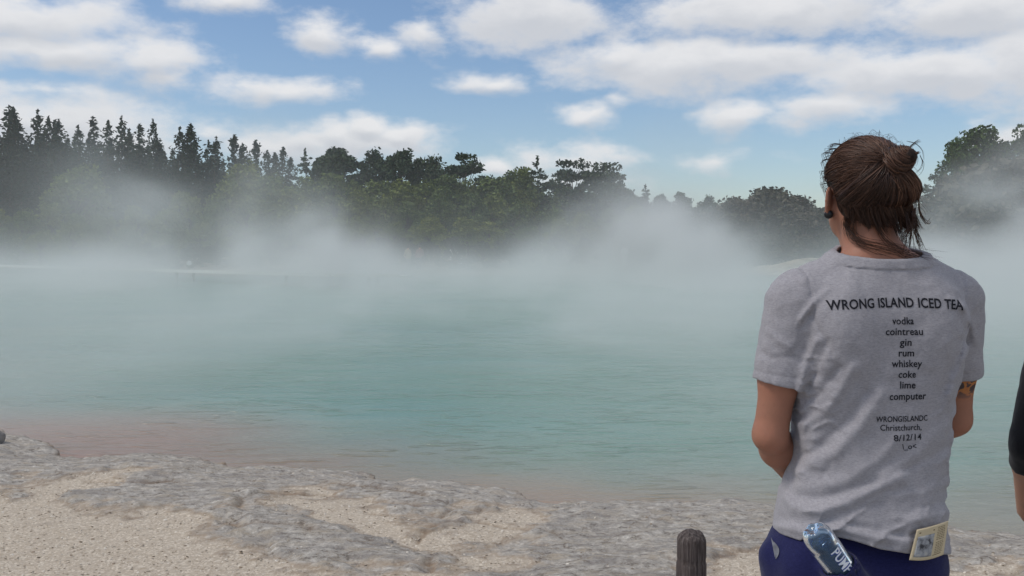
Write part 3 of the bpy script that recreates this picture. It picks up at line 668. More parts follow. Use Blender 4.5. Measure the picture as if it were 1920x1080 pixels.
# ------------------------------------------------------------------ people: one skin grown from a distance field
def surface_nets(D, org, h):
    S = D < 0
    nx, ny, nz = D.shape
    c = sum(S[i:nx - 1 + i, j:ny - 1 + j, k:nz - 1 + k].astype(np.int8) for i in (0, 1) for j in (0, 1) for k in (0, 1))
    I = np.argwhere((c > 0) & (c < 8)); idx = np.full((nx - 1, ny - 1, nz - 1), -1, np.int32); idx[tuple(I.T)] = np.arange(len(I))
    acc = np.zeros((len(I), 3)); cn = np.zeros(len(I))
    off = [(i, j, k) for i in (0, 1) for j in (0, 1) for k in (0, 1)]
    val = {o: D[I[:, 0] + o[0], I[:, 1] + o[1], I[:, 2] + o[2]] for o in off}
    for a in off:
        for ax in range(3):
            if a[ax]: continue
            b = list(a); b[ax] = 1; b = tuple(b); va, vb = val[a], val[b]; m = (va < 0) != (vb < 0)
            t = np.where(m, va / np.where(m, va - vb, 1), 0); p = np.tile(np.array(a, float), (len(I), 1)); p[:, ax] += t
            acc[m] += p[m]; cn[m] += 1
    V = (I + acc / cn[:, None]) * h + org
    F = []
    for ax in range(3):
        s0 = [slice(1, -1)] * 3; s0[ax] = slice(0, -1); s1 = list(s0); s1[ax] = slice(1, None)
        A, B = S[tuple(s0)], S[tuple(s1)]; E = np.argwhere(A != B); base = E + 1; base[:, ax] -= 1
        o1, o2 = [(1, 2), (2, 0), (0, 1)][ax]
        q = []
        for d1, d2 in ((-1, -1), (0, -1), (0, 0), (-1, 0)):
            b = base.copy(); b[:, o1] += d1; b[:, o2] += d2; q.append(idx[tuple(b.T)])
        q = np.stack(q, 1); fl = ~A[tuple(E.T)]; q[fl] = q[fl][:, ::-1]; F.append(q)
    return V, np.concatenate(F)
def relax(V, F, it=2, lam=.5):
    e = np.concatenate([F[:, [0, 1]], F[:, [1, 2]], F[:, [2, 3]], F[:, [3, 0]]]); e = np.concatenate([e, e[:, ::-1]])
    for _ in range(it):
        s = np.stack([np.bincount(e[:, 0], V[e[:, 1], k], len(V)) for k in range(3)], 1); n = np.bincount(e[:, 0], minlength=len(V))[:, None]
        V = V + lam * (s / np.maximum(n, 1) - V)
    return V
class SDF:
    def __init__(s, lo, hi, h):
        s.h = h; s.lo = np.array(lo, np.float32); s.n = np.ceil((np.array(hi) - s.lo) / h).astype(int) + 1
        s.ax = [(s.lo[i] + h * np.arange(s.n[i])).astype(np.float32) for i in range(3)]; s.D = np.full(s.n, .2, np.float32)
    def win(s, lo, hi):
        sl = tuple(slice(max(0, int((lo[i] - s.lo[i]) / s.h)), min(s.n[i], int((hi[i] - s.lo[i]) / s.h) + 2)) for i in range(3))
        return sl, s.ax[0][sl[0]][:, None, None], s.ax[1][sl[1]][None, :, None], s.ax[2][sl[2]][None, None, :]
    def put(s, sl, d, k, sub=False):
        a = s.D[sl]
        if sub:
            d = -d; h = np.clip(.5 - .5 * (a - d) / k, 0, 1); s.D[sl] = a * (1 - h) + d * h + k * h * (1 - h); return
        h = np.clip(.5 + .5 * (a - d) / k, 0, 1); s.D[sl] = a * (1 - h) + d * h - k * h * (1 - h)
    def cone(s, a, b, r1, r2, k=.012, sub=False, cut=None):
        a = np.array(a, float); b = np.array(b, float); m = max(r1, r2) + k + .05
        sl, x, y, z = s.win(np.minimum(a, b) - m, np.maximum(a, b) + m); u = b - a; L = u @ u + 1e-12
        t = np.clip(((x - a[0]) * u[0] + (y - a[1]) * u[1] + (z - a[2]) * u[2]) / L, 0, 1)
        d = np.sqrt((x - a[0] - t * u[0]) ** 2 + (y - a[1] - t * u[1]) ** 2 + (z - a[2] - t * u[2]) ** 2) - (r1 + t * (r2 - r1))
        if cut is not None:
            c, nrm = cut; d = np.maximum(d, (x - c[0]) * nrm[0] + (y - c[1]) * nrm[1] + (z - c[2]) * nrm[2])
        s.put(sl, d, k, sub)
    def ell(s, c, r, M=None, k=.015, sub=False):
        c = np.array(c, float); m = max(r) + k + .04; sl, x, y, z = s.win(c - m, c + m); M = np.eye(3) if M is None else M
        X, Y, Z = x - c[0], y - c[1], z - c[2]; q = [M[0, i] * X + M[1, i] * Y + M[2, i] * Z for i in range(3)]
        k0 = np.sqrt(sum((q[i] / r[i]) ** 2 for i in range(3))) + 1e-9; k1 = np.sqrt(sum((q[i] / r[i] ** 2) ** 2 for i in range(3))) + 1e-9
        s.put(sl, k0 * (k0 - 1) / k1, k, sub)
    def loft(s, prof, k=.02, lo=None, hi=None, ex=2.4):     # prof rows: z, half width, half depth, cx, cy
        P = np.array(prof); z0, z1 = P[0, 0], P[-1, 0]; w = P[:, 1].max() + .08; q = P[:, 2].max() + .08
        sl, x, y, z = s.win((P[:, 3].min() - w, P[:, 4].min() - q, z0 - .03), (P[:, 3].max() + w, P[:, 4].max() + q, z1 + .03))
        zz = z.ravel(); a, b, cx, cyy = [smooth_interp(zz, P[:, 0], P[:, i]) for i in (1, 2, 3, 4)]
        X = np.abs(x - cx[None, None, :]); Y = np.abs(y - cyy[None, None, :]); a = a[None, None, :]; b = b[None, None, :]
        n = ((X / a) ** ex + (Y / b) ** ex) ** (1 / ex) + 1e-9
        g = np.sqrt(((X / a) ** (ex - 1) / a) ** 2 + ((Y / b) ** (ex - 1) / b) ** 2) * n ** (1 - ex) + 1e-6
        d = (n - 1) / g
        d = np.maximum(d, np.maximum(z0 - z, z - z1)); s.put(sl, d, k)
    def mesh(s, it=2): 
        V, F = surface_nets(s.D, s.lo, s.h); return relax(V, F, it), F
def smooth_interp(x, xp, fp):
    i = np.clip(np.searchsorted(xp, x) - 1, 0, len(xp) - 2); m = np.gradient(fp, xp); h = xp[i + 1] - xp[i]; t = np.clip((x - xp[i]) / h, 0, 1)
    return (2 * t**3 - 3 * t**2 + 1) * fp[i] + (t**3 - 2 * t**2 + t) * h * m[i] + (-2 * t**3 + 3 * t**2) * fp[i + 1] + (t**3 - t**2) * h * m[i + 1]
def unit_rows(v): return v / np.linalg.norm(v, axis=1)[:, None]
def unit(v): v = np.array(v, float); return v / np.linalg.norm(v)

class Pose: pass
def head_frame(p):
    c, s_ = math.cos(p.yaw), math.sin(p.yaw); Rz = np.array([[c, -s_, 0], [s_, c, 0], [0, 0, 1]])
    c, s_ = math.cos(p.nod), math.sin(p.nod); Rx = np.array([[1, 0, 0], [0, c, -s_], [0, s_, c]])
    c, s_ = math.cos(p.tilt), math.sin(p.tilt); Ry = np.array([[c, 0, s_], [0, 1, 0], [-s_, 0, c]])
    return Rz @ Ry @ Rx
def body_field(p, h):
    S = SDF((-.40, -.22, -.01), (.40, .36, 1.86), h)
    # trunk
    S.loft([(.80, .160, .105, p.hip, 0), (.90, .160, .105, p.hip, -.003), (.98, .138, .090, p.hip * .9, 0), (1.08, .130, .084, p.hip * .6, .005), (1.18, .132, .084, p.hip * .3, .005), (1.30, .148, .090, 0, .0),
            (1.40, .155, .088, 0, -.003), (1.46, .125, .078, 0, -.012), (1.50, .075, .062, 0, -.012)], .03)
    for s in (-1, 1):
        S.ell((p.hip + s * .08, -.072, .85), (.08, .055, .08), None, .03)
        S.cone((s * .03, -.02, 1.51), (s * .165, -.005, 1.435), .045, .048, .03)
        S.ell((s * .085, -.048, 1.36), (.070, .042, .09), None, .03)
    H = head_frame(p); hc = np.array(p.head)
    def h_(q): return hc + H @ np.array(q, float)
    S.cone((0, -.012, 1.45), h_((0, -.028, -.06)), .064, .058, .025)
    S.cone((0, .01, 1.47), h_((0, .015, -.085)), .05, .05, .02)
    # head
    S.ell(h_((0, -.012, .018)), (.075, .094, .080), H, .02)
    S.ell(h_((0, .028, -.035)), (.060, .068, .082), H, .03)
    S.ell(h_((0, .058, -.098)), (.030, .026, .020), H, .025)
    for s in (-1, 1):
        S.cone(h_((s * .057, -.005, -.055)), h_((s * .022, .066, -.098)), .016, .014, .03)
        S.ell(h_((s * .031, .084, -.004)), (.020, .012, .012), H, .012, True)
        S.ell(h_((s * .031, .074, -.004)), (.0135, .0135, .0135), H, .004)
        S.cone(h_((s * .012, .098, .012)), h_((s * .050, .080, .012)), .006, .005, .012)
        S.ell(h_((s * .044, .066, -.030)), (.016, .014, .012), H, .02)
        # ear
        e = h_((s * .0785, -.014, -.028)); a = math.radians(36) * s; Me = H @ np.array([[math.cos(a), -math.sin(a), 0], [math.sin(a), math.cos(a), 0], [0, 0, 1]])
        S.ell(e + H @ np.array([s * .006, -.004, 0]), (.0075, .018, .032), Me, .006)
        S.ell(e + H @ np.array([s * .010, .0, .002]), (.0055, .011, .019), Me, .005, True)
        S.ell(e + H @ np.array([s * .005, .004, -.030]), (.006, .009, .011), Me, .006)
        S.ell(h_((s * .012, .105, -.042)), (.008, .009, .007), H, .008)
    S.cone(h_((0, .094, .006)), h_((0, .112, -.036)), .007, .011, .012)
    S.ell(h_((0, .094, -.066)), (.022, .010, .0055), H, .006); S.ell(h_((0, .092, -.077)), (.019, .010, .0065), H, .006)
    S.cone(h_((-.022, .103, -.0715)), h_((.022, .103, -.0715)), .0018, .0018, .002, True)
    # arms and hands
    for s, A in ((-1, p.L), (1, p.Rt)):
        sh, el, wr = [np.array(q, float) for q in A[:3]]
        S.cone(sh, el, .046, .038, .03); S.ell(sh + (s * -.008, 0, -.016), (.046, .048, .052), None, .03)
        mid = sh + (el - sh) * .45; S.ell(mid + (s * .005, .006, 0), (.045, .049, .08), None, .03)
        fm = el + (wr - el) * .28; S.cone(el, fm, .035, .040, .02); S.cone(fm, wr, .043, .027, .02)
        f, n = unit(A[3]), np.array(A[4], float); n = unit(n - (n @ f) * f); sd_ = np.cross(f, n) * s * A[5]
        pal = wr + f * .012
        kn = [wr + f * l + sd_ * o for l, o in ((.092, .033), (.096, .012), (.092, -.010), (.084, -.030))]
        for q, o in zip(kn, (.016, .006, -.006, -.016)): S.cone(pal + sd_ * o, q, .014, .0115, .008)
        for q, Ls in zip(kn, ((.042, .025, .019), (.046, .029, .020), (.042, .027, .020), (.033, .020, .018))):
            ang = .30; c0 = q.copy(); r = .0092
            for L, da in zip(Ls, p.curl):
                ang += da; d = f * math.cos(ang) - n * math.sin(ang); c1 = c0 + d * L; S.cone(c0, c1, r, r - .0009, .003); c0 = c1; r -= .0009
        t0 = wr + f * .025 + sd_ * .022; t1 = t0 + unit(f * .5 + sd_ * .75 - n * .25) * .042; t2 = t1 + unit(f * .9 + sd_ * .25 - n * .3) * .034; t3 = t2 + unit(f - n * .35) * .026
        S.cone(t0, t1, .016, .012, .008); S.cone(t1, t2, .011, .0098, .004); S.cone(t2, t3, .0098, .008, .004)
    # legs
    for s in (-1, 1):
        hp = np.array((p.hip + s * .09, 0, .88)); kn = np.array((p.hip * .8 + s * .105, .012, .49)); an = np.array((p.hip * .7 + s * .11, -.02, .09))
        S.cone(hp, kn, .088, .056, .03); c = kn + (an - kn) * .3 + np.array((0, -.014, 0)); S.cone(kn, c, .053, .057, .03); S.cone(c, an, .056, .036, .02)
        S.cone(an + (0, -.025, -.045), an + (s * .015, .15, -.06), .036, .03, .02)
    return S
def skin_mat(name, c):
    m = Mat(name, .55, .35); nz = m.noise(m.coord(), 14, 5, .6); n2 = m.noise(m.coord(), 160, 3)
    col = m.ramp(nz, [(.3, tuple(x * .86 for x in c)), (.7, (min(1, c[0] * 1.10), c[1] * 1.02, c[2]))])
    col = m.mix(m.ramp(n2, [(.62, (0, 0, 0)), (.75, (.35, .35, .35))]), col, (c[0] * .7, c[1] * .6, c[2] * .6))
    m.b.inputs['Subsurface Weight'].default_value = .12; m.b.inputs['Subsurface Radius'].default_value = (.012, .005, .003); m.b.inputs['Subsurface Scale'].default_value = 1
    m.color(col); m.bump(n2, .0012, .5); return m
def cloth_field(p, h, prof, sleeves, collar, k=.03):
    S = SDF((-.40, -.26, .74), (.40, .25, 1.60), h); S.loft(prof, k)
    for s in (-1, 1):
        S.cone((s * .055, -.012, 1.515), (s * .165, -.004, 1.447), .045, .064, .035); S.ell((s * .09, -.062, 1.37), (.085, .062, .11), None, .03)
    inner_arm = S.D.copy(); cutf = S
    for a, b, r1, r2, c, nrm in sleeves: cutf.cone(a, b, r1, r2, .022, cut=(c, nrm))
    return S
def weave(name, c1, c2, rough=.95):
    m = Mat(name, rough, .08); m.b.inputs['Sheen Weight'].default_value = .15
    a = m.noise(m.coord(scale=(1, 1, 3.2)), 130, 4, .75); b = m.noise(m.coord(), 520, 2, .6); c = m.noise(m.coord(), 6, 3)
    col = m.ramp(m.math('ADD', m.math('MULTIPLY', a, .75), m.math('MULTIPLY', b, .25)), [(.30, c1), (.68, c2)])
    m.color(m.mix(m.ramp(c, [(.3, (.18, .18, .18)), (.7, (0, 0, 0))]), col, tuple(x * .8 for x in c1)))
    m.bump(b, .0011, .5); m.bump(m.noise(m.coord(), 38, 4, .6), .004, .30); return m
def frame_of(e):
    M = Matrix.LocRotScale(e.location, e.rotation_euler, None); return M, M.inverted()

# ---- the man at the rim, seen from behind
TH = R(5)
man = empty('person', (.825, 2.12, 0), TH)
tag(man, 'person seen from behind in grey printed t-shirt and navy shorts, hair in a bun', 'person')
MW, MI = frame_of(man)
def loc(px, py, Y): return np.array(MI @ Vector(at(px, py, Y)))
p = Pose(); p.hip = -.040; p.yaw = R(-5); p.nod = R(6); p.tilt = R(0); p.head = (-.018, .028, 1.682); p.curl = (.45, .6, .4)
p.L = [(-.195, .0, 1.415), (-.236, .012, 1.118), (-.095, .185, .965), (.72, .50, -.45), (-.25, -.75, -.55), 1]
p.Rt = [(.203, .01, 1.415), (.240, .075, 1.135), (.080, .225, .995), (-.72, .30, -.50), (.25, -.75, -.55), 1]
M_SKIN = skin_mat('skin', (.365, .172, .110))
tw = M_SKIN                              # tattoo on the right upper arm
oc = tw.n('ShaderNodeTexCoord').outputs['Object']; sx = tw.n('ShaderNodeSeparateXYZ'); tw.l(oc, sx.inputs[0])
zone = tw.math('MULTIPLY', tw.math('GREATER_THAN', sx.outputs[0], .165), tw.ramp(sx.outputs[2], [(.0, (0, 0, 0)), (1, (0, 0, 0))]))
zmap = tw.n('ShaderNodeMapRange'); tw.l(sx.outputs[2], zmap.inputs[0]); zmap.inputs[1].default_value = 1.185; zmap.inputs[2].default_value = 1.215
zone = tw.math('MULTIPLY', tw.math('GREATER_THAN', sx.outputs[0], .165), zmap.outputs[0])
tn = tw.n('ShaderNodeTexNoise'); tw.l(oc, tn.inputs['Vector']); tn.inputs['Scale'].default_value = 42; tn.inputs['Detail'].default_value = 2
tcol = tw.ramp(tn.outputs['Fac'], [(.42, (.035, .035, .04)), (.47, (.045, .045, .045)), (.50, (.50, .20, .05)), (.60, (.42, .15, .05)), (.63, (.04, .045, .05))])
old = tw.b.inputs['Base Color'].links[0].from_socket
tw.color(tw.mix(tw.math('MULTIPLY', zone, .9), old, tcol))
V, F = body_field(p, .0045).mesh(2)
mesh('body', V, F, M_SKIN.m, man)
H = head_frame(p); HC = np.array(p.head)
def hl(q): return HC + np.asarray(q, float) @ H.T

# eyes
M_EYE = plain('eye_white', (.75, .72, .68), .2, .5, .03); M_IRIS = plain('iris', (.05, .035, .02), .2, .5, .1)
for s in (-1, 1):
    mb = MB(); c = hl((s * .031, .0765, -.004)); mb.v = []; 
    for i in range(12):
        for j in range(8):
            a = 2 * math.pi * i / 12; b = math.pi * j / 7; mb.v.append(tuple(c + .0125 * np.array([math.sin(b) * math.cos(a), math.sin(b) * math.sin(a), math.cos(b)])))
    mb.f = [(i * 8 + j, i * 8 + j + 1, ((i + 1) % 12) * 8 + j + 1, ((i + 1) % 12) * 8 + j) for i in range(12) for j in range(7)]
    ey = mb.build('eye', M_EYE, man, True); f = H @ np.array([0, 1., 0])
    MB().tube([c + f * .0118, c + f * .0129], .0055, 14).build('iris', M_IRIS, ey)
# stretched ear lobe plugs
M_PLUG = plain('black_plug', (.006, .006, .007), .35, .5, .1)
for s in (-1, 1):
    c = hl((s * .0815, -.017, -.060)); d = H @ unit((s * .45, -.89, 0))
    mb = MB(); mb.tube([c - d * .009, c - d * .008, c + d * .005, c + d * .0075], [.0085, .0098, .0098, .0080], 18).build('ear_plug', M_PLUG, man, True)

# t-shirt
def backness(y): return sstep(.02, -.03, y)
FOLDS = [  # px polyline, width m, height m
    ([(1690, 895), (1640, 918), (1584, 944), (1530, 960), (1490, 950), (1468, 930)], .014, .0085),
    ([(1640, 905), (1580, 925), (1520, 938), (1482, 925)], .012, -.003),
    ([(1690, 920), (1600, 962), (1530, 984), (1460, 972)], .014, -.003),
    ([(1460, 985), (1510, 996), (1570, 992)], .010, .006), ([(1570, 990), (1640, 1008), (1700, 1018)], .009, .0055), ([(1570, 978), (1640, 994), (1710, 1004)], .008, -.003),
    ([(1600, 690), (1575, 735), (1545, 775), (1500, 800)], .013, .0060), ([(1570, 690), (1545, 730), (1508, 755)], .010, -.0045),
    ([(1655, 740), (1615, 800), (1565, 850), (1500, 880)], .016, .0065), ([(1625, 735), (1590, 790), (1540, 830)], .012, -.005),
    ([(1690, 820), (1640, 870), (1580, 905), (1500, 915)], .015, .0045), ([(1560, 830), (1520, 850), (1484, 855)], .008, -.0035),
    ([(1530, 640), (1512, 680), (1500, 730)], .009, .005), ([(1552, 640), (1530, 700), (1505, 745)], .008, -.0035),
    ([(1505, 600), (1522, 570), (1550, 545)], .008, .003), ([(1498, 618), (1516, 590)], .006, -.003), ([(1492, 640), (1500, 600), (1530, 560)], .007, .0025),
    ([(1806, 575), (1822, 605), (1828, 640)], .008, .004), ([(1795, 585), (1812, 622), (1812, 650)], .008, -.001), ([(1780, 560), (1806, 578)], .007, .003),
    ([(1815, 655), (1800, 690), (1780, 740)], .010, .005), ([(1800, 640), (1785, 690), (1765, 740)], .010, -.003),
    ([(1770, 800), (1720, 850), (1660, 890)], .014, .003), ([(1776, 840), (1700, 880)], .010, -.003), ([(1778, 905), (1730, 925), (1670, 930)], .010, .003), ([(1776, 940), (1720, 952)], .008, -.003), ([(1780, 960), (1720, 975), (1680, 970)], .009, .003),
    ([(1440, 620), (1460, 640), (1482, 650)], .008, .003), ([(1420, 660), (1450, 672), (1485, 668)], .008, -.0025)]
FOLDS = [([(lambda q: (q[0] - .825, q[2]))(at(x, y, 2.02)) for x, y in P], w, a) for P, w, a in FOLDS]
HEM = np.array([(lambda q: (q[0] - .825, q[2]))(at(x, y, 2.02)) for x, y in [(1300, 975), (1440, 985), (1465, 1002), (1500, 1014), (1530, 1003), (1560, 1005), (1600, 1014), (1650, 1030), (1700, 1038), (1775, 1040), (1900, 1040)]])
CT, ST = math.cos(TH), math.sin(TH)
def shirt_mesh():
    prof = [(.78, .188, .148, -.036, -.010), (.88, .188, .146, -.036, -.010), (.95, .182, .138, -.032, -.010), (1.03, .170, .126, -.018, -.004), (1.12, .171, .122, -.006, 0), (1.22, .178, .122, 0, 0), (1.32, .182, .120, 0, -.004),
            (1.40, .178, .112, 0, -.008), (1.46, .145, .092, 0, -.012), (1.515, .087, .077, 0, -.012), (1.60, .067, .067, 0, -.008)]
    def fld(cuts):
        S = SDF((-.40, -.22, .80), (.36, .22, 1.60), .003); S.loft(prof, .03)
        for s in (-1, 1):
            S.cone((s * .055, -.012, 1.512), (s * .168, -.004, 1.436), .044, .060, .05); S.ell((s * .088, -.066, 1.365), (.085, .060, .115), None, .03)
        for s, A in ((-1, p.L), (1, p.Rt)):
            a = np.array(A[0]) + (-s * .008, 0, .008); b = np.array(A[1]); u = unit(b - a); L = np.linalg.norm(b - a); e = a + u * L * .82
            S.cone(a, e, .065, .059, .02, cut=((a + u * (L * .60 - (0 if cuts else .003))), u + np.array((0, 0, -.12))))
        return S
    S = fld(True); N = fld(False)
    x = S.ax[0][:, None, None]; y = S.ax[1][None, :, None]; z = S.ax[2][None, None, :]
    near = np.abs(S.D) < .035; I = np.argwhere(near); xs, ys, zs = S.ax[0][I[:, 0]], S.ax[1][I[:, 1]], S.ax[2][I[:, 2]]
    xw = .825 + xs * CT - ys * ST; yw = 2.12 + xs * ST + ys * CT; xc = xw / yw * 2.02 - .825; zc = EYE + (zs - EYE) / yw * 2.02; bk = backness(ys + .0 * xs); dsp = np.zeros(len(xs), np.float32)
    for P, w, a in FOLDS:
        d = seg_dist(xc, zc, P)
        dsp += 1.3 * a * np.exp(-(d / w) ** 2) * bk
    dsp += (fbm(xs * 16 + zs * 8, ys * 16, zs * 11 - xs * 8, 3, 77) - .5) * .010 + (fbm(xs * 38, ys * 38, zs * 26, 3, 78) - .5) * .0035
    rg = 1 - np.abs(2 * fbm(xs * 7 + zs * 9, ys * 7, zs * 13 - xs * 9, 3, 91) - 1); sidew = sstep(.09, .16, np.abs(xs + .01)) * sstep(1.36, 1.25, zs) + sstep(1.06, .95, zs)
    dsp += .007 * (rg ** 5) * np.clip(sidew, 0, 1) * sstep(.200, .180, np.abs(xs + .01)) + .0015 * rg ** 6
    # hem, cuff and collar bands
    hz = np.interp(xc, HEM[:, 0], HEM[:, 1]); dsp -= .0012 * np.exp(-((zc - hz - .022) / .0036) ** 2)
    cz = 1.541 + ys * .24
    dsp += .0028 * sstep(-.0015, .0015, zs - (cz - .021)) * (np.hypot(xs, ys) < .12) - .0018 * np.exp(-((zs - (cz - .023)) / .0022) ** 2) * (np.hypot(xs, ys) < .13)
    for s, A in ((-1, p.L), (1, p.Rt)):
        a = np.array(A[0]); b = np.array(A[1]); u = unit(b - a + np.array((0, 0, -.03))); t = (xs - a[0]) * u[0] + (ys - a[1]) * u[1] + (zs - a[2]) * u[2]
        dsp -= .0016 * np.exp(-((t - np.linalg.norm(b - a) * .60 + .024) / .0022) ** 2) * (xs * s > .17)
        sm = xs * s - (.176 + .10 * (zs - 1.40) ** 2 * 4 - .035 * sstep(1.40, 1.30, zs)); dsp -= .0030 * np.exp(-(sm / .0034) ** 2) * (zs > 1.31)
        dsp -= .0
    fld_ = np.zeros(S.D.shape, np.float32); fld_[tuple(I.T)] = dsp
    D = np.maximum(S.D - fld_, -(N.D - fld_ + .011))
    YW = 2.12 + x * ST + np.minimum(y, -.02) * CT; XC = (.825 + x * CT - np.minimum(y, -.02) * ST) / YW * 2.02 - .825
    D = np.maximum(D, (np.interp(XC.ravel(), HEM[:, 0], HEM[:, 1]).reshape(XC.shape) - EYE) * YW / 2.02 + EYE - z)
    D = np.maximum(D, z - (1.541 + y * .24)); S.D = D
    return S.mesh(2)
M_TEE = weave('grey_heather_jersey', (.248, .236, .250), (.435, .416, .436))
V, F = shirt_mesh(); tee = mesh('t_shirt', V, F, M_TEE.m, man)
TB = BVHTree.FromPolygons(V.tolist(), F.tolist())
def hit(px, py, B=TB):                   # where the line of sight meets the cloth, in the man's own frame
    o = Vector((0, 0, EYE)); d = Vector(ray(px, py)).normalized(); h = B.ray_cast(MI @ o, (MI.to_3x3() @ d)); return np.array(h[0]) if h[0] else None

# printed words, laid on the back of the shirt
M_INK = plain('dark_ink', (.022, .022, .027), .8, .1, .1, 80)
def text2d(s, bold=0., wide=1.):
    c = bpy.data.curves.new('t', 'FONT'); c.body = s; c.align_x = 'CENTER'; c.size = 1; c.offset = bold; c.resolution_u = 3; c.space_character = 1.04
    o = bpy.data.objects.new('t', c); COL.objects.link(o); dg = bpy.context.evaluated_depsgraph_get(); dg.update()
    me = bpy.data.meshes.new_from_object(o.evaluated_get(dg)); v = np.array([q.co[:] for q in me.vertices]); f = [tuple(q.vertices) for q in me.polygons]
    bm = bmesh.new(); bm.from_mesh(me); bmesh.ops.triangulate(bm, faces=bm.faces)
    for _ in range(3):
        E = [e for e in bm.edges if e.calc_length() > .16]
        if E: bmesh.ops.subdivide_edges(bm, edges=E, cuts=1); bmesh.ops.triangulate(bm, faces=bm.faces)
    bm.verts.index_update(); v = np.array([q.co[:] for q in bm.verts]); f = [tuple(q.index for q in t.verts) for t in bm.faces]; bm.free()
    bpy.data.objects.remove(o); bpy.data.curves.remove(c); bpy.data.meshes.remove(me); v[:, 0] *= wide; return v, f
def letters(s, px, py, wpx, hpx, bold, arc=0., name='lettering', tilt=0., clip=None):
    v, f = text2d(s, bold); c = hit(px, py); w = v[:, 0].max() - v[:, 0].min(); hh = v[:, 1].max() if s.isupper() or s[0].isdigit() else .53
    sx = wpx * 2.0 / FPX / CT / w; sz = hpx * 2.0 / FPX / hh; u = (v[:, 0] - (v[:, 0].max() + v[:, 0].min()) / 2) * sx; q = (v[:, 1] - hh / 2) * sz
    z = c[2] + q - arc * (u / .17) ** 2 + tilt * u; x = c[0] + u; out = []
    for a, b in zip(x, z):
        h = TB.ray_cast(Vector((a, -.5, b)), Vector((0, 1, 0))); yy = h[0][1] if h[0] else c[1]
        nn = np.array(h[1]) if h[0] else np.array((0, -1, 0)); out.append(tuple(np.array((a, yy, b)) + nn * .0012))
    if clip is not None: f = [t for t in f if max(u[i] for i in t) < clip]
    mesh(name, out, f, M_INK, tee, False)
letters('WRONG ISLAND ICED TEA', 1682, 567, 258, 18, .022, .0085)
for s, x, y, w in [('vodka', 1693, 603, 42), ('cointreau', 1695, 623, 71), ('gin', 1698, 643, 22), ('rum', 1699, 663, 30), ('whiskey', 1700, 683, 58), ('coke', 1701, 703, 34), ('lime', 1702, 723, 30), ('computer', 1702, 744, 74)]:
    letters(s, x, y, w, 10.2, .016)
letters('WRONGISLANDC', 1692, 785, 104, 10.8, .012); letters('Christchurch,', 1691, 803, 83, 8.6, .010, tilt=-.01)
letters('8/12/14', 1702, 820, 59, 11.5, .010); letters('\\_o<', 1704, 838, 30, 8, .010)

# shorts with pockets
def bottle_axis():
    b = loc(1529, 1000, 1.935); d = MI.to_3x3() @ Vector((.62, .13, -.82)); return b, np.array(d.normalized())
BB, BD = bottle_axis()
def shorts_mesh():
    S = SDF((-.30, -.24, .40), (.27, .22, .97), .0045)
    S.loft([(.74, .184, .125, -.048, -.004), (.83, .188, .132, -.048, -.008), (.885, .176, .120, -.044, -.006), (.94, .162, .108, -.040, -.004)], .03)
    for s in (-1, 1):
        S.ell((-.046 + s * .085, -.078, .835), (.095, .062, .085), None, .04)
        S.cone((-.046 + s * .092, 0, .82), (-.04 + s * .112, .01, .42), .100, .090, .05)
    S.cone(BB + BD * .100, BB + BD * .21, .040, .034, .02)
    S.cone(loc(1452, 1045, 2.10), loc(1470, 1090, 2.10), .030, .03, .03)
    x = S.ax[0][:, None, None]; y = S.ax[1][None, :, None]; z = S.ax[2][None, None, :]
    S.D = S.D - ((fbm(*np.broadcast_arrays(x * 14 + z * 9, y * 14, z * 12 - x * 6), 3, 44) - .5) * .009).astype(np.float32)
    # the mouth of the back pocket stands open round the bottle
    S.cone(BB + BD * .04, BB + BD * .1015, .0345, .0345, .004, True)
    S.D = np.maximum(S.D, .46 - z); return S.mesh(2)
M_NAVY = weave('navy_cotton', (.009, .010, .046), (.021, .023, .095), .8)
V2, F2 = shorts_mesh(); shorts = mesh('shorts', V2, F2, M_NAVY.m, man); SB = BVHTree.FromPolygons(V2.tolist(), F2.tolist())
# lining and key pouch showing in the gaping side pocket
pc = [hit(x, y, SB) for x, y in ((1447, 1012), (1452, 1030), (1456, 1000))]
pc = [q for q in pc if q is not None]
if pc:
    M_LIN = plain('grey_lining', (.15, .155, .175), .8, .2, .3, 60)
    v = []; 
    for i in range(9):
        for j in range(7):
            q = hit(1446 + i * .9 + j * 2.0 * math.sin(math.pi * (i + .4) / 9), 1006 + i * 4.6 + .8 * j, SB)
            v.append(q + np.array((-.002, -.003 - .002 * math.sin(j), 0)) if q is not None else (v[-1] if v else pc[0]))
    mesh('pocket_lining', v, grid_faces(9, 7), M_LIN, shorts)
# shoes
M_SHOE = plain('black_canvas_shoe', (.03, .03, .035), .8, .2, .2, 30); M_SOLE = plain('white_rubber_sole', (.6, .6, .58), .7, .3, .05)
def shoes(p, parent):
    for s in (-1, 1):
        an = np.array((p.hip * .7 + s * .11, -.02, .09)); S = SDF(an - (.08, .11, .095), an + (.10, .26, .06), .005)
        S.cone(an + (0, -.03, -.035), an + (s * .015, .17, -.055), .047, .042, .02); S.cone(an + (0, -.01, .03), an + (0, 0, -.03), .048, .05, .03)
        z = S.ax[2][None, None, :]; D0 = S.D.copy(); S.D = np.maximum(D0, .028 - z); v, f = S.mesh(2); sh = mesh('shoe', v, f, M_SHOE, parent)
        S.D = np.maximum(np.maximum(D0 - .004, z - .0275), .002 - z); v, f = S.mesh(1); mesh('sole', v, f, M_SOLE, sh)
shoes(p, man)

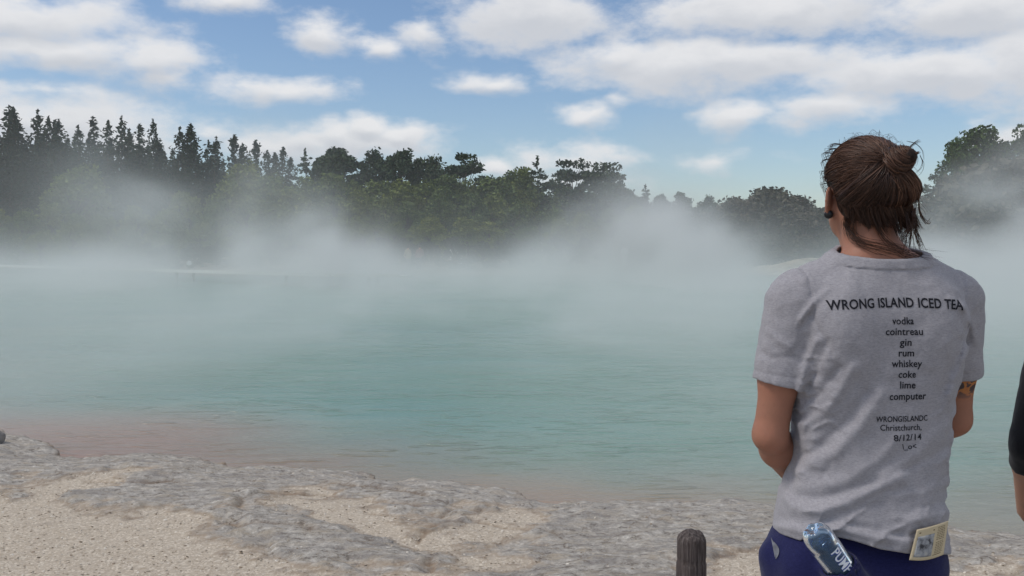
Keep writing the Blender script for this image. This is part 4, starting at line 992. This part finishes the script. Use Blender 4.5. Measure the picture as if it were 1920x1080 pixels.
# ---- hair
hg = np.random.default_rng(3)
EC = np.array([0, -.012, .018]); ER = np.array([.075, .094, .080])
def erad(u): return 1 / np.sqrt(((u / ER) ** 2).sum(-1))
def slerp(a, b, s):
    o = np.arccos(np.clip((a * b).sum(-1), -1, 1))[..., None, None]; s = s[None, :, None]
    return (np.sin((1 - s) * o) * a[:, None] + np.sin(s * o) * b[:, None]) / np.maximum(np.sin(o), 1e-4)
def strands(P, rad, tone, acc):
    n, m, _ = P.shape; T = np.gradient(P, axis=1); T /= np.linalg.norm(T, axis=2, keepdims=True) + 1e-9
    up = np.cross(T, np.array([.3, .2, .93])); up /= np.linalg.norm(up, axis=2, keepdims=True) + 1e-9; w = np.cross(T, up)
    tp = np.linspace(0, 1, m); tp = (np.minimum(1, tp * 6 + .5) * np.sqrt(np.clip(1.02 - tp ** 2.2, 0.02, 1)))[None, :, None]
    v = np.stack([P + (rad[:, None, None] * tp) * (math.cos(a) * up + math.sin(a) * w) for a in (0, 2.094, 4.189)], 2)
    i = np.arange(n * m * 3).reshape(n, m, 3); f = np.stack([i[:, :-1, :], np.roll(i, -1, 2)[:, :-1, :], np.roll(i, -1, 2)[:, 1:, :], i[:, 1:, :]], -1).reshape(-1, 4)
    acc.append((v.reshape(-1, 3), f, np.repeat(tone, m * 3)))
def hair_build(name, acc, mat, parent):
    v = np.concatenate([a[0] for a in acc]); o = 0; fs = []
    for a in acc: fs.append(a[1] + o); o += len(a[0])
    return mesh(name, v, np.concatenate(fs), mat, parent, True, {'tone': np.concatenate([a[2] for a in acc])})
mh = Mat('brown_hair', .42, .35)
mh.color(mh.ramp(mh.attr('tone'), [(0, (.018, .009, .0065)), (.4, (.052, .025, .016)), (.75, (.12, .060, .037)), (1, (.23, .122, .077))])); mh.b.inputs['Anisotropic'].default_value = .5
M_HAIR = mh.m
# scalp cap under the strands
S = SDF(HC - .13, HC + .13, .004); S.ell(hl(EC), ER + .0075, H, .01); S.ell(hl((0, -.045, -.035)), (.062, .055, .058), H, .03)
gx_, gy_, gz_ = np.meshgrid(*S.ax, indexing='ij'); q = np.stack([gx_ - HC[0], gy_ - HC[1], gz_ - HC[2]], -1) @ H
S.D = np.maximum(S.D, .828 * q[..., 1] - .561 * q[..., 2] - .0228); S.D = np.maximum(S.D, -.078 - q[..., 2])
for s in (-1, 1): S.ell(hl((s * .088, .002, -.040)), (.030, .034, .052), H, .01, True)
cv, cf = S.mesh(2)
mcap = Mat('hair_under', .6, .2); cn_ = mcap.noise(mcap.coord(), 90, 3); mcap.color(mcap.ramp(cn_, [(.3, (.014, .008, .006)), (.7, (.034, .019, .013))]))
hair = mesh('hair', cv, cf, mcap.m, man)
acc = []
TD = unit(np.array([.004, -.092, .052]) - EC)
def head_pts(U, lift): return hl((EC + U * (erad(U) + lift)[..., None]).reshape(-1, 3)).reshape(U.shape)
# swept back to the tie
u0 = hg.normal(size=(9000, 3)); u0 /= np.linalg.norm(u0, axis=1)[:, None]; q0 = EC + u0 * erad(u0)[:, None]
fc = .828 * q0[:, 1] - .561 * q0[:, 2]
ok = (fc < .024) & (q0[:, 2] > -.03) & ~((np.abs(q0[:, 0]) > .055) & (q0[:, 1] > -.028) & (q0[:, 2] < .012)) & ((u0 @ TD) < .97)
edge = ok & (fc > .004)
u0 = np.concatenate([u0[ok], u0[edge]])[:4600]; n = len(u0); s = np.linspace(0, 1, 16)
ud = unit(TD) + hg.normal(0, .07, (n, 3)); ud /= np.linalg.norm(ud, axis=1)[:, None]
U = slerp(u0, ud, s); clump = fbm(u0[:, 0] * 9, u0[:, 1] * 9, u0[:, 2] * 9, 3, 5)
sag = np.sin(math.pi * s)[None, :, None] * np.array([0, 0, -1.]) * (.16 * hg.random(n) * sstep(.5, -.4, u0[:, 2]))[:, None, None]
U = U + sag + np.sin(math.pi * s)[None, :, None] * ((clump - .5) * .30 + hg.normal(0, .045, n))[:, None, None] * np.cross(u0, ud)[:, None, :]; U /= np.linalg.norm(U, axis=2, keepdims=True)
lift = (.0075 + .008 * clump + .004 * hg.random(n))[:, None] * (.55 + .6 * np.sin(math.pi * np.clip(s, .05, .85)))[None] + .0015
strands(head_pts(U, lift), hg.uniform(.0004, .0011, n), np.clip(.15 + .75 * clump + hg.normal(0, .16, n), 0, 1), acc)
# falling loose below the tie, puffed out to the right
n = 2300; a = hg.uniform(-1, 1, n); ang = np.radians(np.where(a < 0, a * 58, a * 74)) 
tgt = np.stack([np.sin(ang), -np.cos(ang), -.62 + .34 * hg.random(n)], 1); tgt /= np.linalg.norm(tgt, axis=1)[:, None]
st0 = TD + hg.normal(0, .07, (n, 3)) + np.array([.02, 0, -.05]); st0 /= np.linalg.norm(st0, axis=1)[:, None]
U = slerp(st0, tgt, s); rgt = sstep(.0, .9, np.sin(ang)); lay = hg.random(n)
lift = (.010 + .010 * lay)[:, None] + (np.sin(math.pi * np.clip(s * .85, 0, 1)) ** .8)[None] * (.006 + .011 * rgt * lay + .009 * lay)[:, None]
Pm = head_pts(U, lift); WIND = np.array(MI.to_3x3() @ Vector((1., -.1, 0)))
ex = 14; mid = np.exp(-((ang - .25) / .7) ** 2); L = (.022 + .075 * hg.random(n) ** 1.4 * (.35 + .5 * rgt + .45 * mid)) * (1 - .55 * sstep(-.45, -1.0, ang)); t0 = Pm[:, -1] - Pm[:, -2]; t0 /= np.linalg.norm(t0, axis=1)[:, None]
e = np.linspace(0, 1, ex + 1)[1:]; wn = hg.normal(0, .30, (n, 3)); wn[:, 2] *= .3; g_ = np.array([0, 0, -1.]); lk = (fbm(ang * 14, lay * 2.5, lay * 0, 2, 33) - .5)[:, None] * np.array([1.2, -.3, 0])
ext = Pm[:, -1][:, None] + L[:, None, None] * (t0[:, None] * (e - .55 * e ** 2)[None, :, None] * .9 + (g_ * 1.0)[None, None] * (.12 * e + .62 * e ** 2)[None, :, None] + (WIND * (.10 + .30 * hg.random((n, 1))) + wn * .5 + lk * .5)[:, None] * (e ** 2)[None, :, None])
PP = np.concatenate([Pm, ext], 1)
lid = np.floor((ang + .5 * (lay - .5)) * 15 + hg.normal(0, .25, n)).astype(int) * 3 + np.floor(lay * 2.99).astype(int); wpull = np.concatenate([np.linspace(0, .25, Pm.shape[1]), .25 + .55 * e ** .8])
for k in np.unique(lid):
    mm = lid == k
    c = PP[mm].mean(0); sh_ = np.concatenate([np.zeros(Pm.shape[1]), e ** 1.3])[:, None] * (np.array([0, 0, -1.]) * hg.uniform(-.014, .030) + WIND * hg.uniform(-.008, .018))
    PP[mm] = PP[mm] * (1 - wpull[None, :, None]) + (c + sh_)[None] * wpull[None, :, None]
clump = fbm(lid * 1.7 + .3, lay * 2, lay * 0, 2, 15)
strands(PP, hg.uniform(.0006, .0013, n), np.clip(.08 + .55 * clump + .35 * rgt * lay + hg.normal(0, .14, n), 0, 1), acc)
# wisps and flyaways
bo = bpy.data.objects['body'].data; bv = np.array([q.co[:] for q in bo.vertices]); bf = [tuple(q.vertices) for q in bo.polygons]
ALL = [BVHTree.FromPolygons(bv.tolist(), bf), TB, BVHTree.FromPolygons(cv.tolist(), cf.tolist())]
def skin_depth(x, y, dflt):
    hs = [hit(x, y, B) for B in ALL]; hs = [(MW @ Vector(q))[1] for q in hs if q is not None]
    return min(hs) - .009 if hs else dflt + .06
def wisp(pts, Y, n, spread, rad=(.0004, .0009), m=22, tone=(.2, .7), curl=0.):
    K = np.array([loc(x, y, skin_depth(x, y, yy)) for (x, y), yy in zip(pts, Y)]); tt = np.linspace(0, len(K) - 1, m)
    B = np.stack([smooth_interp(tt, np.arange(len(K)), K[:, i]) for i in range(3)], 1)
    P = B[None] + hg.normal(0, spread, (n, 1, 3)) * np.linspace(.3, 1.5, m)[None, :, None] + np.cumsum(hg.normal(0, spread * .10, (n, m, 3)), 1)
    if curl: P += curl * np.stack([np.sin(np.linspace(0, 9, m))[None] * hg.uniform(.3, 1, (n, 1)), 0 * P[..., 0], np.cos(np.linspace(0, 9, m))[None] * hg.uniform(.3, 1, (n, 1))], 2)
    strands(P, hg.uniform(*rad, n), hg.uniform(*tone, n), acc)
wisp([(1600, 395), (1592, 428), (1606, 452), (1650, 464), (1700, 478), (1752, 487)], [2.03, 2.02, 2.012, 1.998, 1.978, 1.955], 20, .0065, (.0003, .0007))
wisp([(1605, 400), (1602, 436), (1630, 458), (1690, 468), (1745, 476)], [2.02, 2.012, 2.0, 1.985, 1.965], 14, .007, (.0003, .0007))
wisp([(1640, 420), (1665, 452), (1700, 474), (1745, 489)], [1.99, 1.985, 1.972, 1.955], 12, .006, (.0003, .0006))
wisp([(1700, 380), (1712, 415), (1690, 448), (1700, 458)], [1.99, 1.985, 1.985, 1.98], 16, .003)
wisp([(1722, 370), (1726, 400), (1738, 418), (1744, 414)], [2.0, 2.0, 2.0, 2.0], 9, .002)
wisp([(1716, 390), (1714, 425), (1722, 450), (1728, 468)], [1.99, 1.985, 1.985, 1.985], 18, .004)
wisp([(1700, 400), (1706, 435), (1700, 470)], [1.985, 1.98, 1.97], 14, .005)
wisp([(1600, 390), (1585, 415), (1592, 440)], [2.03, 2.03, 2.03], 30, .004, tone=(.1, .5))
for x, y in [(1550, 290), (1548, 300), (1552, 312), (1556, 280), (1562, 272), (1551, 330), (1546, 345), (1550, 352), (1546, 322)]:
    wisp([(x + 22, y + 2), (x + 5, y - 3), (x - 5, y + 4), (x - 1, y + 14)], [2.08, 2.07, 2.07, 2.08], 9, .003, (.0003, .0006), 18, (.1, .5), .0025)
for _ in range(34):
    x = hg.uniform(1575, 1700); y = np.interp(x, [1560, 1600, 1640, 1680, 1705], [276, 258, 253, 262, 284]); d = hg.uniform(-1, 1)
    wisp([(x - 14 * d, y + 5), (x, y - 3), (x + 12 * d, y - hg.uniform(2, 9)), (x + 24 * d, y + hg.uniform(-4, 8))], [2.06, 2.06, 2.05, 2.05], 1, .002, (.0002, .0004))
for _ in range(20):
    y = hg.uniform(320, 440); x = np.interp(y, [320, 370, 440], [1718, 1734, 1718])
    wisp([(x - 14, y - 16), (x, y), (x + hg.uniform(2, 12), y + hg.uniform(2, 18))], [2.03, 2.03, 2.03], 1, .002, (.0002, .0005))
hair_o = hair_build('hair_strands', acc, M_HAIR, hair)
# bun, wound about an axis that points back and to the right
acc = []
tie = loc(1664, 310, 2.035); tip = loc(1714, 289, 1.99); axb = tip - tie; Lb = np.linalg.norm(axb); axb /= Lb
e1 = unit(np.cross(axb, (0, 0, 1))); e2 = np.cross(axb, e1)
n = 1000; m = 22; ph = hg.uniform(0, 6.283, n); sw = hg.uniform(1.6, 3.6, n); lay = hg.random(n) ** .5; st_ = hg.uniform(-.15, .5, n); sp_ = hg.uniform(.35, .75, n); tt = np.linspace(0, 1, m)
aa = ph[:, None] + sw[:, None] * tt[None]; xx = st_[:, None] + sp_[:, None] * tt[None]
rr = (.0268 * (1 + hg.normal(0, .09, n))[:, None] * (1 + .10 * np.sin(tt[None] * 7 + ph[:, None])) * np.clip(1 - .38 * xx ** 2, .2, 1) * np.sqrt(np.clip(1.04 - np.clip(xx - .72, 0, .4) ** 2 * 9, .03, 1)) * np.clip(.62 + xx * 1.4, .5, 1)) * (.75 + .25 * lay)[:, None]
P = tie + axb * (xx * Lb)[..., None] + e1 * (rr * np.cos(aa))[..., None] + e2 * (rr * 1.12 * np.sin(aa))[..., None]
strands(P, hg.uniform(.0007, .0015, n), np.clip(hg.normal(.62, .2, n), 0, 1), acc)
for _ in range(12):
    a_ = hg.uniform(0, 6.28); cx_, cy_ = 1690 + hg.uniform(-8, 14), 302 + hg.uniform(-8, 8); r_ = hg.uniform(22, 34)
    wisp([(cx_ + r_ * math.cos(a_ + k * .55), cy_ + r_ * .95 * math.sin(a_ + k * .55)) for k in range(4)], [1.955] * 4, 2, .0015, (.0003, .0007))
wisp([(1698, 292), (1706, 276), (1716, 268), (1726, 263)], [1.96, 1.955, 1.95, 1.95], 8, .0015)
S = SDF(np.minimum(tie, tip) - .06, np.maximum(tie, tip) + .06, .004); S.cone(tie, tie + axb * Lb * .8, .021, .018, .01); v, f = S.mesh(2)
bun = mesh('hair_bun', v, f, mcap.m, man)
hair_build('bun_strands', acc, M_HAIR, bun)

# ---- things the man carries in his back pockets
def bottle():
    b = man.matrix_basis  # world frame pieces
    mp = Mat('clear_blue_plastic', .06, .5); mp.color((.42, .60, .78)); mp.b.inputs['Transmission Weight'].default_value = .9; mp.b.inputs['IOR'].default_value = 1.25
    e = empty('drink_bottle', MW @ Vector(BB)); d = np.array(MW.to_3x3() @ Vector(BD)); e.rotation_euler = Vector(-d).to_track_quat('Z', 'X').to_euler()
    tag(e, 'clear blue plastic drink bottle stuck upside down in the back pocket of the shorts', 'bottle')
    # profile along the axis, the foot of the bottle at z = 0, the neck down in the pocket
    pr = [(0, .0), (.004, .010), (.001, .017), (-.004, .0235), (-.001, .028), (.0, .028)]
    prof = [(.006, .0), (.008, .008), (.013, .015), (.012, .021), (.006, .0265), (-.003, .0305), (-.014, .0322), (-.030, .0322), (-.033, .0314), (-.036, .0322), (-.10, .0322), (-.13, .030), (-.155, .020), (-.165, .013), (-.185, .013)]
    na = 60; v = []; 
    for z, r in prof:
        for k in range(na):
            a = 2 * math.pi * k / na; pet = (.0013 * math.cos(5 * a)) if .01 < r < .03 and z > -.004 else 0; v.append((r * math.cos(a), r * math.sin(a), z + pet))
    f = [(i * na + k, i * na + (k + 1) % na, (i + 1) * na + (k + 1) % na, (i + 1) * na + k) for i in range(len(prof) - 1) for k in range(na)]
    mesh('bottle_body', v, f, mp.m, e)
    mw_ = Mat('water_in_bottle', .1, .5); mw_.color((.012, .025, .06))
    pv = [(-.024, 0), (-.0245, .029), (-.10, .0295), (-.13, .027), (-.15, .016)]; v = []
    for z, r in pv:
        for k in range(na): a = 2 * math.pi * k / na; v.append((r * math.cos(a), r * math.sin(a), z))
    f = [(i * na + k, i * na + (k + 1) % na, (i + 1) * na + (k + 1) % na, (i + 1) * na + k) for i in range(len(pv) - 1) for k in range(na)]
    mesh('contents', v, f, mw_.m, e)
    MB().tube([(0, 0, -.170), (0, 0, -.195)], .0155, 24).build('cap', plain('blue_cap', (.03, .09, .4), .4, .5, .05), e, True)
    # the word on the label runs along the bottle
    inv = Matrix.LocRotScale(e.location, e.rotation_euler, None).inverted()
    cd = np.array(inv @ Vector((0, 0, EYE))); a0 = math.atan2(cd[1], cd[0])
    r_ = np.array(inv.to_3x3() @ Vector((1, 0, 0))); sgn = 1 if math.cos(a0) * r_[1] - math.sin(a0) * r_[0] > 0 else -1
    for bold, rad, mt, nm in ((.05, .03235, plain('label_blue', (.02, .06, .30), .4, .4, .05), 'label_outline'), (-.002, .0327, plain('label_white', (.78, .80, .84), .5, .4, .04), 'label_word')):
        v, f = text2d('PUMP', bold + .02); w = v[:, 0].max() - v[:, 0].min(); L = .058; sc = L / w; out = []
        for x, y, _ in v:
            z = -.038 - (x - (v[:, 0].max() + v[:, 0].min()) / 2 + w / 2) * sc; a = a0 + sgn * (.36 + (y - .35) * sc * 1.35 / .0325)
            out.append((rad * math.cos(a), rad * math.sin(a), z))
        mesh(nm, out, f, mt, e, False)
bottle()
def brochure():
    q = [(1719, 993), (1778.5, 976), (1769, 1040), (1704.5, 1050)]; n = 14
    b = empty('brochure', MW @ Vector(hit(1740, 1010))); tag(b, 'cream folded brochure with a small photo, sticking out of the right back pocket', 'brochure')
    inv = Matrix.Translation(b.location).inverted()
    dep = lambda xs: min((MW @ Vector(h))[1] for x in xs for y in (1000, 1020, 1040) for B in (TB, SB) for h in [hit(x, y, B)] if h is not None); ya = dep((1712, 1722, 1732)) - .009; yb = dep((1752, 1762, 1770)) - .009
    def pt(u, v, off=0.):
        x = (q[0][0] * (1 - u) + q[1][0] * u) * (1 - v) + (q[3][0] * (1 - u) + q[2][0] * u) * v; y = (q[0][1] * (1 - u) + q[1][1] * u) * (1 - v) + (q[3][1] * (1 - u) + q[2][1] * u) * v
        y += 5 * math.sin(math.pi * u) * (1 if v > .5 else .3); return np.array(inv @ Vector(at(x, y, ya + (yb - ya) * u - .006 * math.sin(math.pi * u) + off)))
    def sheet(u0, u1, v0, v1, off, th, name, mat, par):
        nu = max(2, int(n * (u1 - u0)) + 2); nv = max(2, int(n * (v1 - v0)) + 2); us = np.linspace(u0, u1, nu); vs = np.linspace(v0, v1, nv)
        A = [pt(u, v, off) for u in us for v in vs]; B = [pt(u, v, off + th) for u in us for v in vs]; f = [tuple(t) for t in grid_faces(nu, nv)]; m = nu * nv
        rim = [i * nv for i in range(nu)] + [(nu - 1) * nv + j for j in range(1, nv)] + [i * nv + nv - 1 for i in range(nu - 2, -1, -1)] + [j for j in range(nv - 2, 0, -1)]
        f += [tuple(t + m for t in g[::-1]) for g in f] + [(rim[i], rim[i - 1], rim[i - 1] + m, rim[i] + m) for i in range(len(rim))]
        return mesh(name, A + B, f, mat, par, True)
    pap = sheet(0, 1, 0, 1, 0, .0022, 'paper', plain('cream_paper', (.60, .50, .33), .8, .2, .05, 30), b)
    ph = Mat('printed_photo', .6, .3); nn = ph.noise(ph.coord(), 75, 4); ph.color(ph.ramp(nn, [(.36, (.06, .06, .065)), (.46, (.25, .255, .27)), (.56, (.36, .37, .38)), (.68, (.46, .44, .40))]))
    sheet(.10, .62, .26, .90, -.0006, .0005, 'photo_print', ph.m, pap)
    ink = plain('brown_ink', (.16, .11, .06), .8, .1, .1); v = []; f = []; g = np.random.default_rng(5)
    def bar(u0, u1, v0, v1):
        k = len(v); v.extend([pt(u0, v0, -.0005), pt(u1, v0, -.0005), pt(u1, v1, -.0005), pt(u0, v1, -.0005)]); f.append((k, k + 1, k + 2, k + 3))
    bar(.12, .60, .13, .165)
    for i in range(15):
        u = .70
        while u < .92: w = g.uniform(.03, .07); bar(u, min(.93, u + w), .10 + i * .052, .118 + i * .052); u += w + .015
    bar(.66, .90, .885, .905)
    mesh('print_lines', v, f, ink, pap, False)
brochure()

# ---- the second person, mostly beyond the right edge
man2 = empty('person', (1.575, 2.36, 0), R(8)); tag(man2, 'person in a black long-cut top at the right edge, only one bent arm in view', 'person')
p2 = Pose(); p2.hip = .0; p2.yaw = R(5); p2.nod = R(4); p2.tilt = 0; p2.head = (0, .028, 1.665); p2.curl = (.5, .6, .4)
p2.L = [(-.19, 0, 1.40), (-.305, -.045, 1.06), (-.215, .085, .86), (.72, .52, -.35), (-.25, -.75, -.55), 1]
p2.Rt = [(.19, 0, 1.40), (.285, -.03, 1.11), (.10, .225, 1.0), (-.72, .30, -.45), (.25, -.75, -.55), 1]
M_SKIN2 = skin_mat('skin_second', (.42, .235, .16)).m
def clothed(p, root, h, skin, topm, legm, hairm):
    V, F = body_field(p, h).mesh(2); mesh('body', V, F, skin, root)
    S = SDF((-.42, -.24, .80), (.42, .26, 1.56), h)
    S.loft([(.78, .194, .152, p.hip, -.008), (.92, .190, .146, p.hip, -.008), (1.08, .170, .120, p.hip * .5, 0), (1.22, .172, .120, 0, 0), (1.36, .180, .115, 0, -.006), (1.46, .138, .094, 0, -.012), (1.54, .078, .076, 0, -.012)], .03)
    for s, A in ((-1, p.L), (1, p.Rt)):
        sh, el, wr = [np.array(q, float) for q in A[:3]]; S.cone((s * .05, -.012, 1.503), (s * .168, -.002, 1.428), .046, .064, .045)
        u = unit(wr - el); S.cone(sh, el, .068, .052, .025); S.cone(el, el + u * .12, .052, .048, .015, cut=(el + u * .075, u))
    X, Y, Z = np.broadcast_arrays(S.ax[0][:, None, None], S.ax[1][None, :, None], S.ax[2][None, None, :])
    S.D = np.maximum(S.D - ((fbm(X * 15, Y * 15, Z * 18, 3, 6) - .5) * .012).astype(np.float32), np.maximum(.85 - Z, Z - (1.530 + Y * .3))); V, F = S.mesh(2); mesh('top', V, F, topm, root)
    S = SDF((-.28, -.2, .06), (.28, .2, .95), h); S.loft([(.80, .192, .134, p.hip, -.004), (.94, .172, .118, p.hip, 0)], .03)
    for s in (-1, 1): S.ell((p.hip + s * .082, -.078, .845), (.092, .068, .092), None, .03)
    for s in (-1, 1): S.cone((p.hip + s * .095, 0, .84), (p.hip * .8 + s * .11, 0, .47), .10, .075, .04); S.cone((p.hip * .8 + s * .11, 0, .47), (p.hip * .7 + s * .11, -.015, .10), .075, .062, .03)
    V, F = S.mesh(2); mesh('trousers', V, F, legm, root); shoes(p, root)
    Hh = head_frame(p); hc = np.array(p.head); S = SDF(hc - .13, hc + .13, max(h * .7, .005)); S.ell(hc + Hh @ EC, ER + .010, Hh, .01)
    gx_, gy_, gz_ = np.meshgrid(*S.ax, indexing='ij'); q = np.stack([gx_ - hc[0], gy_ - hc[1], gz_ - hc[2]], -1) @ Hh
    S.D = np.maximum(S.D, .828 * q[..., 1] - .561 * q[..., 2] - .018); V, F = S.mesh(2); mesh('hair', V, F, hairm, root)
M_BLACK = weave('black_jersey', (.006, .006, .008), (.016, .016, .019)).m
clothed(p2, man2, .007, M_SKIN2, M_BLACK, M_NAVY.m, mcap.m)
# ---- small figures on the far shore
for px, py, Y, rz, lb, tc_, lc_, dl in [(1171, 515, 67.6, .4, 'small person in white on the far shore, seen through the steam right of the middle', (.70, .70, .70), (.72, .72, .72), 0),
                                    (765, 505, 67.4, -.5, 'small person in a yellow-brown top on the far shore, left of the notice board', (.30, .25, .15), (.20, .18, .16), .05),
                                    (787, 504, 68.2, .2, 'small person in a dull reddish top on the far shore beside one in yellow-brown', (.26, .15, .13), (.10, .10, .12), -.04)]:
    x = (px - 960) / FPX * Y; e = empty('person', (x, Y, gz(x, Y) + .02), rz); tag(e, lb, 'person', 'small figures on the far shore'); pp = Pose(); pp.__dict__.update(p2.__dict__); pp.hip = dl
    clothed(pp, e, .016, M_SKIN2, plain('far_top', tc_, .9, .1, .05), plain('far_trousers', lc_, .9, .1, .05), mcap.m)
